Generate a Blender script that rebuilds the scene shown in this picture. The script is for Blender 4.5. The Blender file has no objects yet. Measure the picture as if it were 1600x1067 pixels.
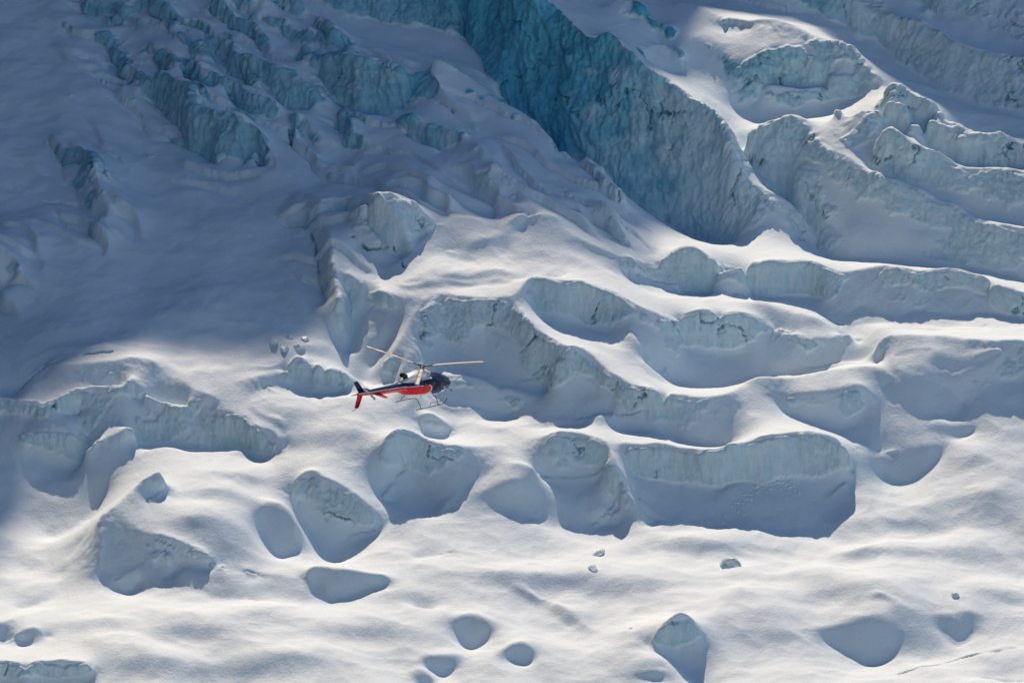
import bpy, bmesh, math, random
import numpy as np
from mathutils import Vector, Matrix

R = math.radians
scene = bpy.context.scene
col = scene.collection

# ------------------------------------------------------------------ camera, sky, sun, exposure
PITCH = R(16.0)
FPX = 6000.0                       # focal length in photograph pixels (1600 wide)
cam_d = bpy.data.cameras.new('camera')
cam_d.sensor_width = 36.0
cam_d.lens = 36.0 * FPX / 1600.0   # 135 mm
cam_d.clip_start = 1.0
cam_d.clip_end = 6000.0
cam = bpy.data.objects.new('camera', cam_d)
cam.location = (0, 0, 0)
cam.rotation_euler = (R(90) - PITCH, 0, 0)
col.objects.link(cam)
scene.camera = cam

SUN_EL = R(48.0)
SUN_AZ = R(-8.0)                   # measured from +Y (behind the ice), negative = to the left
sun_dir = Vector((math.sin(SUN_AZ) * math.cos(SUN_EL), math.cos(SUN_AZ) * math.cos(SUN_EL), math.sin(SUN_EL)))
sd = bpy.data.lights.new('sun', 'SUN')
sd.energy = 3.9
sd.angle = R(0.53)
sd.color = (1.0, 0.82, 0.665)
so = bpy.data.objects.new('sun', sd)
so.rotation_euler = sun_dir.to_track_quat('Z', 'Y').to_euler()
col.objects.link(so)

world = bpy.data.worlds.new('World')
scene.world = world
world.use_nodes = True
wn = world.node_tree
wn.nodes.clear()
sky = wn.nodes.new('ShaderNodeTexSky')
sky.sky_type = 'NISHITA'
sky.sun_disc = False
sky.sun_elevation = SUN_EL
sky.sun_rotation = SUN_AZ
sky.altitude = 3000
sky.ozone_density = 2.0
sky.dust_density = 0.0
bgn = wn.nodes.new('ShaderNodeBackground')
bgn.inputs['Strength'].default_value = 0.12
won = wn.nodes.new('ShaderNodeOutputWorld')
wn.links.new(sky.outputs[0], bgn.inputs[0])
wn.links.new(bgn.outputs[0], won.inputs[0])

vs = scene.view_settings
vs.view_transform = 'Standard'
vs.look = 'None'
vs.exposure = 0.0
vs.gamma = 1.0
vs.use_curve_mapping = False
scene.cycles.use_denoising = True
scene.cycles.max_bounces = 8
scene.cycles.diffuse_bounces = 5

# ------------------------------------------------------------------ small helpers
def mat(name, base, rough=0.5, metal=0.0, spec=0.5):
    m = bpy.data.materials.new(name)
    m.use_nodes = True
    b = m.node_tree.nodes['Principled BSDF']
    b.inputs['Base Color'].default_value = (*base, 1)
    b.inputs['Roughness'].default_value = rough
    b.inputs['Metallic'].default_value = metal
    b.inputs['Specular IOR Level'].default_value = spec
    return m

_rng = np.random.RandomState(7)
_perm = _rng.permutation(256).astype(np.int64)
_perm = np.concatenate([_perm, _perm, _perm])
_grad = _rng.normal(size=(256, 3))
_grad /= np.linalg.norm(_grad, axis=1)[:, None]
_grad = _grad.astype(np.float32)

def noise3(x, y, z):
    """gradient noise, about -0.7..0.7, on float32 arrays"""
    xi = np.floor(x).astype(np.int64); yi = np.floor(y).astype(np.int64); zi = np.floor(z).astype(np.int64)
    xf = (x - xi).astype(np.float32); yf = (y - yi).astype(np.float32); zf = (z - zi).astype(np.float32)
    u = xf * xf * xf * (xf * (xf * 6 - 15) + 10)
    v = yf * yf * yf * (yf * (yf * 6 - 15) + 10)
    w = zf * zf * zf * (zf * (zf * 6 - 15) + 10)
    out = 0
    for dx in (0, 1):
        wx = u if dx else 1 - u
        px = _perm[(xi + dx) & 255]
        for dy in (0, 1):
            wy = v if dy else 1 - v
            py = _perm[px + ((yi + dy) & 255)]
            for dz in (0, 1):
                wz = w if dz else 1 - w
                g = _grad[_perm[py + ((zi + dz) & 255)]]
                out = out + wx * wy * wz * (g[..., 0] * (xf - dx) + g[..., 1] * (yf - dy) + g[..., 2] * (zf - dz))
    return out

def fbm(x, y, z, octv=4, gain=0.5):
    a, s = 1.0, 0
    for i in range(octv):
        s = s + a * noise3(x, y, z)
        x, y, z = x * 2.03 + 11.3, y * 2.03 + 5.7, z * 2.03 + 3.1
        a *= gain
    return s

def ridged(x, y, z, octv=3):
    a, s = 1.0, 0
    for i in range(octv):
        s = s + a * (1 - 2.2 * np.abs(noise3(x, y, z)))
        x, y, z = x * 2.1 + 7.3, y * 2.1 + 1.7, z * 2.1 + 9.1
        a *= 0.5
    return s

def smooth01(x, a, b):
    t = np.clip((x - a) / (b - a), 0, 1)
    return t * t * (3 - 2 * t)

# ------------------------------------------------------------------ the glacier: mean slope and survey points
SLOPE = math.tan(R(12.0))
YC, ZC = 384.0, -110.0
def base_z(Y):
    return ZC + SLOPE * (Y - YC)

CP, SP = math.cos(PITCH), math.sin(PITCH)
def survey(u, v, h):
    """sight line of a photograph pixel met with the mean slope raised by h metres"""
    dx = (u - 800.0) / FPX
    dy = (533.5 - v) / FPX
    d = np.array((dx, CP + dy * SP, -SP + dy * CP))
    t = (ZC - SLOPE * YC + h) / (d[2] - SLOPE * d[1])
    p = d * t
    return p[0], p[1]
# each line: (sharpness, [(u, v, height above the mean slope), ...]); crests, foot lines and single heights
LINES = []
SERAC = 0
SERACS = []
def L(s, *pts):
    LINES.append((s, pts)); SERACS.append(SERAC)

# gentle snow at the bottom
for p in [(1600,1067,0),(1700,1000,0),(1700,880,.4),(1600,900,.3),(1600,840,1.1),(1300,860,.1),(1450,850,.3),(800,1100,-.3),(600,1090,0),(300,1090,0),
          (1200,1090,-.5),(1200,900,.3),(700,880,.5),(850,880,.2),(1000,880,.4),(620,990,.4),(560,1000,.4),(880,1000,-.6),(860,940,-.2),(905,1050,-.7),
          (950,930,.3),(980,960,.4),(1200,1000,0),(1250,940,.6),(1450,930,1.2),(1550,930,1.0),(1550,1040,0),(1440,1050,-.2),(300,1010,.5),(200,1000,.6),
          (400,960,.9),(450,980,.8),(-80,1000,.5),(-80,1090,-.5),(1700,760,3.0),(1600,790,2.2),(1600,720,4.2),(1530,700,4.7),(1500,760,2.6),(1700,1100,-.2),(760,830,1.2),(640,830,1.5)]:
    L(0, p)
# hollows and steps in the lower snow
L(.3,(1255,985,.5),(1290,975,1.0),(1330,967,1.4),(1370,965,1.5),(1392,972,1.2),(1402,985,.5))
L(.3,(1290,1005,-.5),(1330,1028,-1.3),(1362,1045,-1.8),(1390,1035,-1.4),(1404,1014,-.6))
L(.18,(1355,915,2.6),(1390,920,2.7),(1420,935,2.4)); L(.4,(1370,935,1.9),(1395,945,1.8))
L(.3,(1462,965,.8),(1490,957,1.2),(1525,955,1.1),(1540,965,.6)); L(.3,(1465,994,-.5),(1490,1019,-1.3),(1512,1012,-1.1),(1522,990,-.4))
L(.35,(712,972,.5),(722,962,.9),(740,958,1.0),(755,965,.9),(763,980,.4)); L(.35,(713,994,-.6),(722,1012,-1.3),(735,1023,-1.7),(750,1014,-1.3),(761,998,-.6))
L(.35,(788,1020,.3),(805,1012,.6),(819,1007,.7),(831,1020,.2)); L(.35,(797,1038,-.7),(822,1054,-1.3),(833,1042,-.9))
L(.35,(655,1025,.4),(690,1022,.6),(715,1022,.4)); L(.35,(668,1047,-.6),(695,1059,-1.0),(713,1048,-.6))
L(.35,(640,1043,.3),(660,1038,.5),(674,1052,.2)); L(.35,(655,1070,-.8),(676,1072,-.9))
L(.9,(1012,1004,1.0),(1028,990,1.8),(1042,972,2.7),(1055,960,3.2),(1066,957,3.3),(1077,963,2.9),(1090,978,2.0),(1100,995,1.2))
L(.4,(1010,1010,.6),(1045,1020,.1),(1065,1036,-.6),(1082,1054,-1.1),(1100,1080,-1.4))
L(.18,(988,1046,.5),(1012,1036,1.0),(1040,1030,1.3)); L(.3,(995,1064,-.5),(1035,1076,-1.0))
L(.18,(975,975,1.6),(985,968,2.0),(1000,965,1.9)); L(.4,(975,985,1.0),(990,982,1.0))
L(.5,(474,909,1.2),(484,892,2.1),(500,888,2.3),(540,892,2.2),(575,900,1.8),(600,905,1.5),(612,915,1.0)); L(.3,(492,916,.8),(520,950,-.3),(560,945,-.3),(602,932,.1))
L(.18,(1530,1047,1.30),(1565,1050,1.50),(1600,1052,1.50)); L(.3,(1540,1068,-0.60),(1600,1072,-0.60))
L(.18,(640,952,0.95),(665,942,1.45),(690,945,1.25)); L(.3,(650,965,-0.35),(675,968,-0.55))
L(.18,(370,975,1.5),(410,968,2.0),(440,972,1.8)); L(.3,(390,985,1.0),(430,984,1.0))
L(.18,(480,965,1.4),(505,968,1.3)); L(.3,(1130,930,1.4),(1160,925,1.4)); L(.3,(800,915,.9),(860,930,.9),(900,960,.5),(930,985,.2)); L(.3,(795,925,.2),(850,950,-.1),(890,980,-.4))
L(.18,(540,878,1.2),(620,860,1.4),(680,850,1.3)); L(.3,(650,880,.5),(740,868,.8),(770,872,.6))
L(.18,(1080,845,.9),(1140,843,.9)); L(.18,(1340,862,1.0),(1370,858,1.2)); L(.3,(1355,870,.4))
L(.3,(1368,718,3.2),(1400,708,3.8),(1440,706,3.9),(1470,708,3.7)); L(.3,(1375,742,2.2),(1395,755,1.7),(1425,763,1.4),(1455,748,1.9),(1472,726,2.6))
L(.35,(1448,670,5.1),(1480,661,5.6),(1515,663,5.5)); L(.35,(1447,682,4.6),(1490,687,4.4),(1520,677,4.7))
L(.6,(1510,616,7.1),(1535,604,7.6),(1570,601,7.6),(1600,594,7.8),(1660,592,7.9)); L(.3,(1525,634,6.2),(1560,643,6.0),(1600,643,6.0),(1660,642,6.0))
L(.2,(1560,560,9.5),(1500,575,9.0),(1440,565,9.4)); L(.2,(1400,555,9.6),(1450,548,10.0)); L(.2,(1520,660,5.6),(1600,670,5.4)); L(.2,(1340,690,5.2),(1400,690,5.0)); L(.2,(1500,800,1.5),(1400,800,1.2))
# right: crest behind the lower snow
L(.8,(1372,545,9.6),(1376,530,10.3),(1395,523,10.6),(1440,524,10.6),(1480,526,10.7),(1540,535,10.6),(1600,537,10.7),(1700,545,10.7))
L(.5,(1370,572,8.2),(1372,560,8.7)); L(.3,(1400,575,8.9),(1450,590,8.4),(1500,590,8.4))
L(.8,(1160,602,8.0),(1180,592,8.3),(1195,590,8.4),(1230,590,8.3),(1290,580,8.6),(1340,573,9.0),(1375,577,8.9),(1395,590,8.4))
L(.4,(1218,627,6.8),(1260,617,7.7),(1300,614,7.9),(1340,607,8.2),(1357,614,7.8)); L(.3,(1225,648,5.6),(1280,661,5.3),(1310,667,5.1),(1340,657,5.4),(1354,640,6.1))
L(.5,(1383,606,7.6),(1420,600,8.0),(1450,597,8.1),(1470,600,7.8),(1490,615,7.1),(1505,634,6.2)); L(.3,(1390,642,6.1),(1430,648,5.9),(1470,653,5.6),(1502,653,5.5))
# mid ridge and the two bowls
L(.8,(1160,602,8.0),(1140,615,8.1),(1100,621,8),(1060,618,8.1),(1030,621,8.1),(1000,612,8.4),(975,600,8.8),(955,585,9.3),(938,568,9.9),(920,552,10.5),(905,545,11),(890,544,11.2))
L(.4,(1035,645,6.4),(1050,680,4.9),(1075,692,4.6),(1110,697,4.6),(1146,696,4.8),(1156,675,5.7),(1175,650,6.8))
L(.9,(972,693,5.9),(1000,700,5.7),(1030,698,5.8),(1060,702,5.6),(1085,704,5.6),(1100,711,5.4),(1140,705,5.8),(1165,700,6.0),(1190,688,6.7),(1225,682,6.9),(1260,680,6.9),(1290,682,6.7),(1310,692,6.1),(1322,715,4.7),(1326,740,3.1))
L(.6,(990,740,3.4),(1050,752,2.7),(1100,754,2.8),(1150,748,3.1),(1200,752,3.0),(1250,748,3.1),(1300,748,3.0))
L(.2,(1000,803,.8),(1040,822,.3),(1100,827,.2),(1200,826,.3),(1260,808,.8),(1322,775,1.5))
L(.8,(948,697,5.8),(960,725,5.0),(970,745,4.1),(976,768,3.0),(990,785,2.2),(1006,805,1.3),(1022,820,.6))
L(.9,(592,695,6.4),(605,680,7.4),(625,671,7.7),(650,682,7.0),(680,692,6.5),(715,697,6.2),(760,696,5.6),(800,690,5.3),(835,685,5.6),(870,678,6.5),(900,676,6.5),(925,685,6.2),(948,697,5.8))
L(.5,(684,800,2.0),(705,778,2.8),(730,758,3.5),(755,742,4.1),(777,729,4.6),(805,726,4.8),(836,734,4.4))
L(.3,(785,795,2.0),(815,811,1.1),(860,822,.5),(900,829,.1),(945,827,-.3),(965,812,.1)); L(.3,(840,765,2.0),(900,760,2.2),(940,760,2.2))
L(.3,(610,735,4.3),(650,745,3.2),(668,782,1.9),(678,799,1.7)); L(.2,(600,790,1.6),(640,760,2.2),(620,770,2.0))
L(.5,(925,808,.9),(950,802,1.2),(975,806,1.1)); L(.4,(925,824,0),(965,826,0))
L(.9,(450,768,3.7),(468,743,5.1),(486,734,5.6),(506,744,5.3),(540,761,4.6),(564,783,3.6),(590,805,2.3),(602,817,1.6))
L(.3,(468,800,2.0),(484,838,.6),(500,876,-.2),(532,882,-.5),(546,850,.2),(582,842,.4))
L(.4,(400,820,2.8),(408,800,3.7),(420,788,4.2),(440,788,4.2),(455,803,3.6),(464,830,2.5)); L(.35,(404,838,1.8),(420,864,.9),(438,880,.4),(456,872,.7),(463,854,1.4))
L(.4,(700,792,2.3),(730,775,3.0),(760,763,3.6),(790,756,3.9),(812,756,3.8))
L(.3,(1335,690,5.3),(1343,720,4.1),(1350,750,3.0),(1360,785,2.0))
# lower left
L(1,(252,752,6.2),(250,738,7.2),(236,744,7.0),(215,760,6.3),(195,780,5.7),(175,797,5.3),(160,806,5.0),(157,825,4.3),(158,850,3.4),(150,880,2.1),(140,905,1.1)); L(.5,(122,850,1.9),(108,868,1.4))
L(.5,(268,755,5.2),(285,770,5.0)); L(.4,(255,775,5.2),(235,790,5.0)); L(.3,(300,740,5.2),(350,760,4.8),(330,800,4.4),(380,830,3.4),(370,780,4.4),(300,820,4.4))
L(.3,(160,770,2.2),(146,806,.9),(120,828,.4),(80,842,.1),(60,824,.6),(30,803,1.3),(0,780,1.9))
L(.5,(97,890,.9),(92,920,.5),(84,938,.2),(30,955,.2)); L(.2,(0,860,1.2),(50,870,1),(0,940,.5),(40,905,.8))
L(.7,(165,806,5.0),(190,815,4.7),(230,838,4.1),(260,848,3.9),(300,865,3.3),(340,882,2.7),(380,892,2.1),(400,897,1.7),(440,900,1.6),(474,909,1.3))
L(.3,(240,860,3.0),(280,884,2.0),(320,902,1.3),(360,910,1.0),(400,907,1.2)); L(.3,(440,948,.5),(350,947,.3),(300,932,.5),(262,917,.8)); L(.2,(420,922,1.0),(340,924,1.0),(290,905,1.6))
L(.7,(165,843,3.6),(190,850,3.3),(215,858,3.1),(228,864,2.9)); L(.4,(158,898,1.3),(176,912,.8),(190,898,1.4),(215,890,1.7))
L(.3,(180,914,.7),(195,900,1.4),(210,895,1.6),(226,901,1.4)); L(.4,(176,927,.1),(200,932,0),(217,917,.4))
L(.8,(238,868,2.9),(255,863,3.2),(266,872,2.9),(275,896,1.5)); L(.4,(248,886,1.9),(268,903,1.2))
L(.7,(-40,978,1.7),(0,975,1.7),(20,968,1.6),(50,962,1.1),(70,955,.9)); L(.6,(20,1000,1.0),(40,985,1.5),(58,984,1.5),(76,1000,.7)); L(.4,(0,1012,.2),(45,1012,.3))
L(.8,(-50,1036,1.7),(0,1038,1.7),(40,1043,1.6),(80,1038,1.7),(120,1038,1.7),(145,1045,1.4),(154,1057,.7)); L(.3,(-50,1078,-.5),(0,1078,-.5),(100,1078,-.5),(146,1072,-.2))
# left: stepped snow crests
L(.8,(88,568,9.4),(110,571,9.6),(142,570,9.8),(175,565,10.1),(205,556,10.5),(235,560,10.3),(250,570,9.8),(262,582,9.3),(290,597,8.9),(320,615,8.4),(334,624,8.0))
L(.9,(-60,625,7.4),(0,626,7.5),(25,630,7.6),(65,630,7.9),(100,620,8.3),(135,606,8.8),(165,605,8.8),(190,600,9.1),(206,592,9.5),(212,604,8.8),(225,612,8.4),(250,625,7.9),(285,628,7.8),(305,627,7.8),(330,638,7.4),(360,648,7.1),(385,660,6.7),(402,672,6.4),(425,678,6.2),(440,690,5.8),(448,702,5.1))
L(.4,(60,632,7.2),(150,614,8.0),(250,633,7.2),(330,646,6.8)); L(.9,(206,594,9.4),(188,620,8.2),(168,642,7.2),(152,660,6.3),(138,684,5.0))
L(.4,(218,708,3.8),(260,706,3.6),(300,710,3.6),(370,709,3.7),(420,722,3.9)); L(.4,(-60,645,6.2),(0,646,6.3),(60,652,6.5),(125,648,6.3))
L(.2,(-60,700,4.3),(0,700,4.3),(20,740,3.2),(-60,780,2.2)); L(.8,(36,683,5.4),(65,675,5.9),(95,672,6.1),(114,680,5.7)); L(.4,(50,712,3.9),(95,727,3.1),(122,737,2.6),(146,742,2.3))
L(.7,(133,712,4.4),(150,690,5.6),(170,682,6.0),(195,672,6.5),(204,668,6.6)); L(.4,(198,690,5.3),(205,700,5.0)); L(.6,(215,712,4.9),(240,702,5.1),(270,700,5.1),(300,707,5.0),(370,704,5.0),(380,708,4.8))
L(.9,(365,600,8.5),(400,590,8.8),(430,585,8.7),(445,583,8.8),(455,572,9.3),(462,560,9.9),(472,566,9.6),(480,568,9.5),(485,573,9.0),(497,575,9.3),(504,584,8.6),(515,583,8.8),(535,585,8.6),(548,592,8.0),(560,596,7.5))
L(.4,(450,600,7.5),(475,617,6.7),(500,617,6.7),(530,617,6.7)); L(.2,(420,620,7.2),(480,650,6.2),(560,660,6.3),(450,720,5.0),(520,720,5.4),(560,700,6.0),(400,640,7.0),(540,640,6.6)); L(.1,(470,690,5.4))
# buttress below the sunlit plateau
L(.9,(572,430,13),(588,441,13),(593,460,12.8),(625,465,12.8),(660,463,12.9),(690,460,13.1),(740,468,13),(770,468,13),(800,462,13.3),(818,446,13.8),(832,433,14.1))
L(.9,(683,466,12.9),(668,495,11.7),(652,528,10.3),(640,558,9.2),(625,588,8.1)); L(.4,(600,545,8.6),(585,578,7.2),(560,604,6.4),(612,602,6.7)); L(.5,(545,470,11.2),(552,512,9.3),(545,557,7.7)); L(.2,(588,505,10.4)); L(.5,(662,468,12.8),(645,500,11.5),(628,532,10.2),(612,565,8.9))
L(.3,(692,540,8.9),(710,570,7.6),(740,594,6.7),(790,606,6.4),(850,615,6.0)); L(.3,(760,530,9.4),(820,560,8.6))
L(.9,(800,463,13.2),(806,477,12.7),(815,490,12.3),(830,508,11.8),(850,525,11.3),(870,537,11.1),(890,544,11.2))
L(.9,(890,545,11.1),(880,560,10.2),(870,575,9.4),(864,598,7.8),(858,616,6.3)); L(.3,(905,600,8.0),(930,620,7.0),(880,640,6.2),(960,630,6.8)); L(.6,(905,560,10.2),(915,580,9.2))
L(.7,(690,592,7.7),(715,590,7.7),(740,591,7.6),(762,600,7.2),(785,614,6.6),(812,638,5.6)); L(.3,(670,636,5.5),(700,654,4.8),(735,654,4.8),(770,652,4.8),(782,659,4.6),(806,650,5.0))
L(.5,(790,608,6.9),(830,621,6.5),(856,619,6.3)); L(.8,(648,662,5.7),(660,648,6.3),(680,650,6.3),(702,666,5.3)); L(.4,(664,682,4.6),(690,687,4.4),(709,680,4.6))
L(.4,(903,656,5.7),(930,650,6.3),(960,652,6.1),(987,661,5.5)); L(.3,(920,670,4.9),(960,674,4.7),(992,682,4.5)); L(.2,(760,670,5.2),(820,665,5.3),(1030,670,5.0)); L(.2,(620,640,6.6),(640,620,7.2))
L(.4,(838,482,11.2),(880,492,10.9),(920,502,10.1),(958,525,9.3)); L(.3,(850,505,9.9),(880,522,9.5),(930,538,9.4),(960,545,9.0))
L(.9,(832,433,14.1),(860,437,14),(890,443,13.8),(920,450,13.4),(950,455,13.1),(980,470,12.4),(1000,482,11.9),(1022,491,11.3),(1045,500,10.6),(1060,503,10.2)); L(.3,(1000,560,8.5),(1040,595,7.8),(985,520,10.2),(1030,540,9.0))
L(.8,(1060,500,10.2),(1075,490,10.7),(1095,485,10.9),(1118,491,10.5),(1124,497,10.0),(1135,493,10.4),(1160,490,10.4),(1182,498,9.7),(1200,511,8.9),(1260,530,8.2),(1330,522,8.3))
L(.4,(1062,534,8.2),(1100,542,7.6),(1130,547,7.2),(1165,550,7.0)); L(.3,(1010,606,5.6),(1060,612,5.0),(1120,612,4.9),(1165,600,5.2),(1200,588,5.4),(1250,588,5.4),(1310,580,5.8),(1360,572,6.4)); L(.2,(1220,545,7.2))
L(.6,(1070,470,8.7),(1110,458,9.0),(1150,456,8.9),(1200,463,8.8),(1270,460,9.0),(1290,480,8.6),(1320,497,8.3),(1345,480,8.9),(1400,495,8.6),(1430,485,8.9),(1480,492,8.8),(1540,490,9),(1600,497,9.1),(1700,500,9.1))
L(.2,(1150,478,8.3),(1250,490,8.0),(1340,540,7.0),(1340,515,7.8),(1450,515,8.4),(1600,525,8.6),(1020,450,10.6),(1060,455,9.6))
L(.8,(1000,413,12.4),(1030,418,11.8),(1060,422,11.4),(1100,420,11.4),(1135,422,11.4),(1165,417,11.6),(1200,411,11.9),(1240,409,12.0),(1265,410,12.0),(1290,418,11.8),(1315,428,11.4),(1340,424,11.5),(1370,418,11.9),(1400,420,12.0),(1430,427,11.7),(1460,424,11.9),(1490,421,12.2),(1520,430,11.8),(1550,440,11.6),(1600,458,11.2),(1700,480,11.0))
L(.7,(1293,446,10.4),(1330,437,10.9),(1360,437,11),(1400,446,10.6),(1430,448,10.6),(1470,450,10.4),(1480,446,10.7),(1540,457,10.4),(1600,472,9.9)); L(.3,(950,420,13),(980,435,12.4))
# sunlit plateau
L(.3,(830,345,15.7),(800,380,15.0),(850,400,14.4),(900,390,14.2),(960,402,13.3)); L(.2,(760,440,13.4),(700,440,13.5),(640,445,13.3),(880,425,14.0),(700,400,14.0))
L(.3,(735,384,15.0),(765,376,15.2),(800,368,15.4)); L(.2,(740,400,13.9),(790,395,14.2)); L(.3,(690,432,13.9),(715,425,14.2),(735,428,14.0),(775,415,14.4),(800,425,14.1)); L(.2,(700,448,13.0),(740,446,13.1),(785,440,13.3))
L(.9,(572,430,13),(600,429,13.2),(620,414,13.8),(645,395,14.4),(665,372,15.2),(682,352,15.8),(700,344,16),(716,339,16.2),(746,342,16.2),(766,357,15.6),(783,354,15.8),(810,338,16.4),(834,336,16.5),(864,338,16.3),(878,354,15.6),(900,370,15),(940,390,14.0),(990,409,12.8))
L(.7,(1035,408,12.4),(1050,392,13.1),(1068,386,13.5),(1085,384,13.6),(1100,393,13.0),(1113,405,12.3),(1124,419,11.5))
SERAC = 1
# upper shaded ice: blocks behind the plateau rim
L(.9,(556,335,16.6),(575,326,17.3),(597,324,17.6),(625,322,17.7),(648,322,17.7),(660,333,17.0),(672,340,16.6),(690,349,16)); L(.5,(556,395,13.8),(600,412,13.4),(630,398,13.9),(660,370,15.0))
L(.4,(700,320,15.6),(740,325,15.6),(780,335,15.4),(800,320,15.8)); L(.8,(768,268,18),(790,280,17.6),(810,300,17),(830,318,16.6),(846,328,16.3)); L(.5,(752,300,16.2),(780,316,15.8),(800,330,15.4))
L(.7,(745,225,18.6),(755,240,18.2),(758,262,17.3)); L(.4,(735,260,17.0),(745,285,16.2)); L(.3,(800,240,17.6),(850,270,16.8),(880,300,16),(910,340,15),(940,370,14.2)); L(.2,(700,280,16.8),(640,290,17),(620,260,18))
L(.8,(880,300,16.2),(905,305,16),(925,320,15.4),(945,340,14.7)); L(.4,(895,335,14.9),(930,360,14.2))
SERAC = .5
# ridge before the chasm
L(.9,(672,118,20.6),(678,96,21.6),(690,98,21.5),(715,110,20.8),(740,129,20.1),(760,146,19.6),(790,163,19.1),(830,186,18.5),(855,210,17.9),(875,243,16.9),(900,252,16.9),(925,256,16.9),(945,274,16.2),(960,300,15.3),(975,325,14.5),(985,350,13.8),(1000,377,13.2),(1022,399,12.5))
L(.3,(700,150,19.2),(740,180,18.4),(690,190,18.2),(780,210,18.0))
SERAC = 0
# snow field and the great wall
L(.2,(640,80,19.2),(580,60,19.8),(540,35,20.4),(700,90,19.0),(740,110,18.5),(500,15,21))
L(.6,(470,-20,21.5),(500,5,21),(530,20,20.6),(560,28,20.4),(590,30,20.3),(640,45,20.0),(665,40,20.1),(700,55,19.7),(712,60,19.5),(728,50,19.7),(737,66,19.2),(755,92,18.6),(763,112,18.0),(774,137,17.4),(800,170,15.5),(850,235,12.5),(900,290,10.5),(950,322,9.4),(1000,342,8.5),(1050,367,7.6),(1100,388,7),(1140,414,6.7))
L(.9,(480,-100,27),(560,-90,27),(650,-80,27),(720,-70,27.5),(780,-45,27.5),(830,-15,27),(850,0,26.3),(881,20,25.7),(901,44,24.9),(921,61,24.4),(945,52,25.2),(965,64,24.7),(982,81,24),(1002,98,23.2),(1009,111,22.6),(1043,125,21.9),(1070,145,21.2),(1094,162,20.5),(1121,177,20),(1131,196,19.2),(1141,229,17.6),(1151,256,16.2),(1171,285,14.6),(1212,307,13.3),(1242,327,12.2),(1259,358,10.6),(1276,392,8.8))
L(.5,(1040,345,8.4),(1060,350,8.6),(1090,372,7.8)); L(.4,(1000,330,8.8),(960,305,9.8)); L(.8,(1245,372,9.8),(1247,385,9.0))
L(.3,(880,-30,24),(960,20,23),(1020,50,22),(1050,90,21),(1090,112,20),(1120,150,18.6)); L(.8,(955,5,24.6),(975,0,24.8),(1000,15,24.2)); L(.8,(985,28,23.6),(1010,32,23.4),(1050,45,23.0)); L(.8,(1010,75,22.3),(1040,70,22.2),(1065,85,21.6)); L(.4,(1020,115,20.2),(1060,118,19.8))
# trough and the ridge right of the great wall
L(.5,(1136,190,17.2),(1160,230,15.6),(1172,264,14.0),(1190,284,13.0),(1212,304,12.0),(1228,314,11.4),(1248,336,11.3),(1264,346,10.7),(1290,400,8.8))
L(.9,(1165,221,16.6),(1175,209,17.4),(1188,202,17.9),(1205,192,18.6),(1220,190,18.8),(1235,184,19.2),(1256,187,19.1),(1269,209,18.2),(1279,223,17.8),(1303,236,17.6),(1340,256,17.0),(1370,270,16.6),(1397,280,16.4),(1420,288,16.0),(1445,297,15.6),(1465,314,14.8),(1492,317,14.8),(1505,331,14.2),(1526,341,13.8),(1580,354,13.6),(1640,365,13.4),(1700,370,13.4))
L(.5,(1290,402,8.8),(1330,408,9.2),(1400,412,9.3),(1450,416,9.4),(1500,416,9.5),(1560,428,9.5),(1600,440,9.5),(1700,460,9.5)); L(.3,(1300,330,12.6),(1250,270,15),(1400,350,12.6),(1480,370,11.8),(1330,360,11.6))
L(.9,(1377,217,19.2),(1384,202,20.1),(1397,199,20.4),(1414,213,19.8),(1438,229,19),(1462,233,18.8),(1482,246,18.1),(1502,258,17.5),(1532,260,17.5),(1573,263,17.5),(1600,270,17.3),(1700,285,17)); L(.4,(1345,235,17.4),(1365,265,16.2),(1400,275,16.0),(1450,294,15.2),(1500,322,14.2),(1600,352,13.2),(1700,365,13))
L(.9,(1300,192,18.6),(1306,174,19.8),(1323,184,19.5),(1347,174,20.4),(1370,174,20.6),(1387,167,21.2),(1404,172,21),(1431,189,20.2),(1465,199,19.8),(1495,213,19.2),(1502,226,18.6),(1532,223,18.8),(1566,224,18.8),(1600,226,18.8),(1700,240,18.5)); L(.4,(1310,200,17.6),(1350,205,17.8),(1380,225,17.2),(1440,240,16.8),(1500,262,16.2),(1600,275,15.8))
L(.9,(1399,166,21.2),(1388,142,22.0),(1390,134,22.5),(1408,131,22.8),(1424,145,22.2),(1448,155,21.8),(1465,169,21.2),(1478,187,20.4),(1495,192,20.2),(1516,202,19.8),(1532,207,19.7),(1566,207,19.7),(1588,220,19)); L(.4,(1420,185,19.8),(1480,208,18.6),(1560,226,17.8))
L(.3,(1150,170,17.2),(1200,163,17.0),(1250,167,16.8),(1290,168,16.8),(1280,190,16.6),(1180,180,16.8),(1340,160,17.6))
L(.8,(1060,7,23.4),(1087,10,23.6),(1110,20,23.6),(1131,30,23.4),(1150,32,23.5),(1171,32,23.8),(1205,27,24.3),(1225,32,24.2),(1249,44,23.7),(1276,57,23.2),(1323,67,22.9),(1340,81,22.2),(1357,101,21.3),(1374,121,20.4),(1388,138,19.6))
L(.4,(1078,68,22),(1105,58,22.4),(1127,71,22),(1145,90,21.4),(1160,92,21.4),(1188,84,22),(1212,76,22.4),(1242,74,22.5),(1258,82,22),(1275,100,21.2)); L(.3,(1080,100,20.4),(1130,110,20.2),(1200,120,20.2),(1260,130,19.8),(1300,120,20.2),(1340,130,19.6)); L(.3,(1130,48,22.4),(1160,52,22.5))
L(.3,(1110,0,21),(1160,8,20.6),(1250,30,20.2),(1340,75,19.4),(1390,110,19),(1440,130,18.6),(1520,175,18.2),(1600,200,17.8),(1700,225,17.5))
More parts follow.
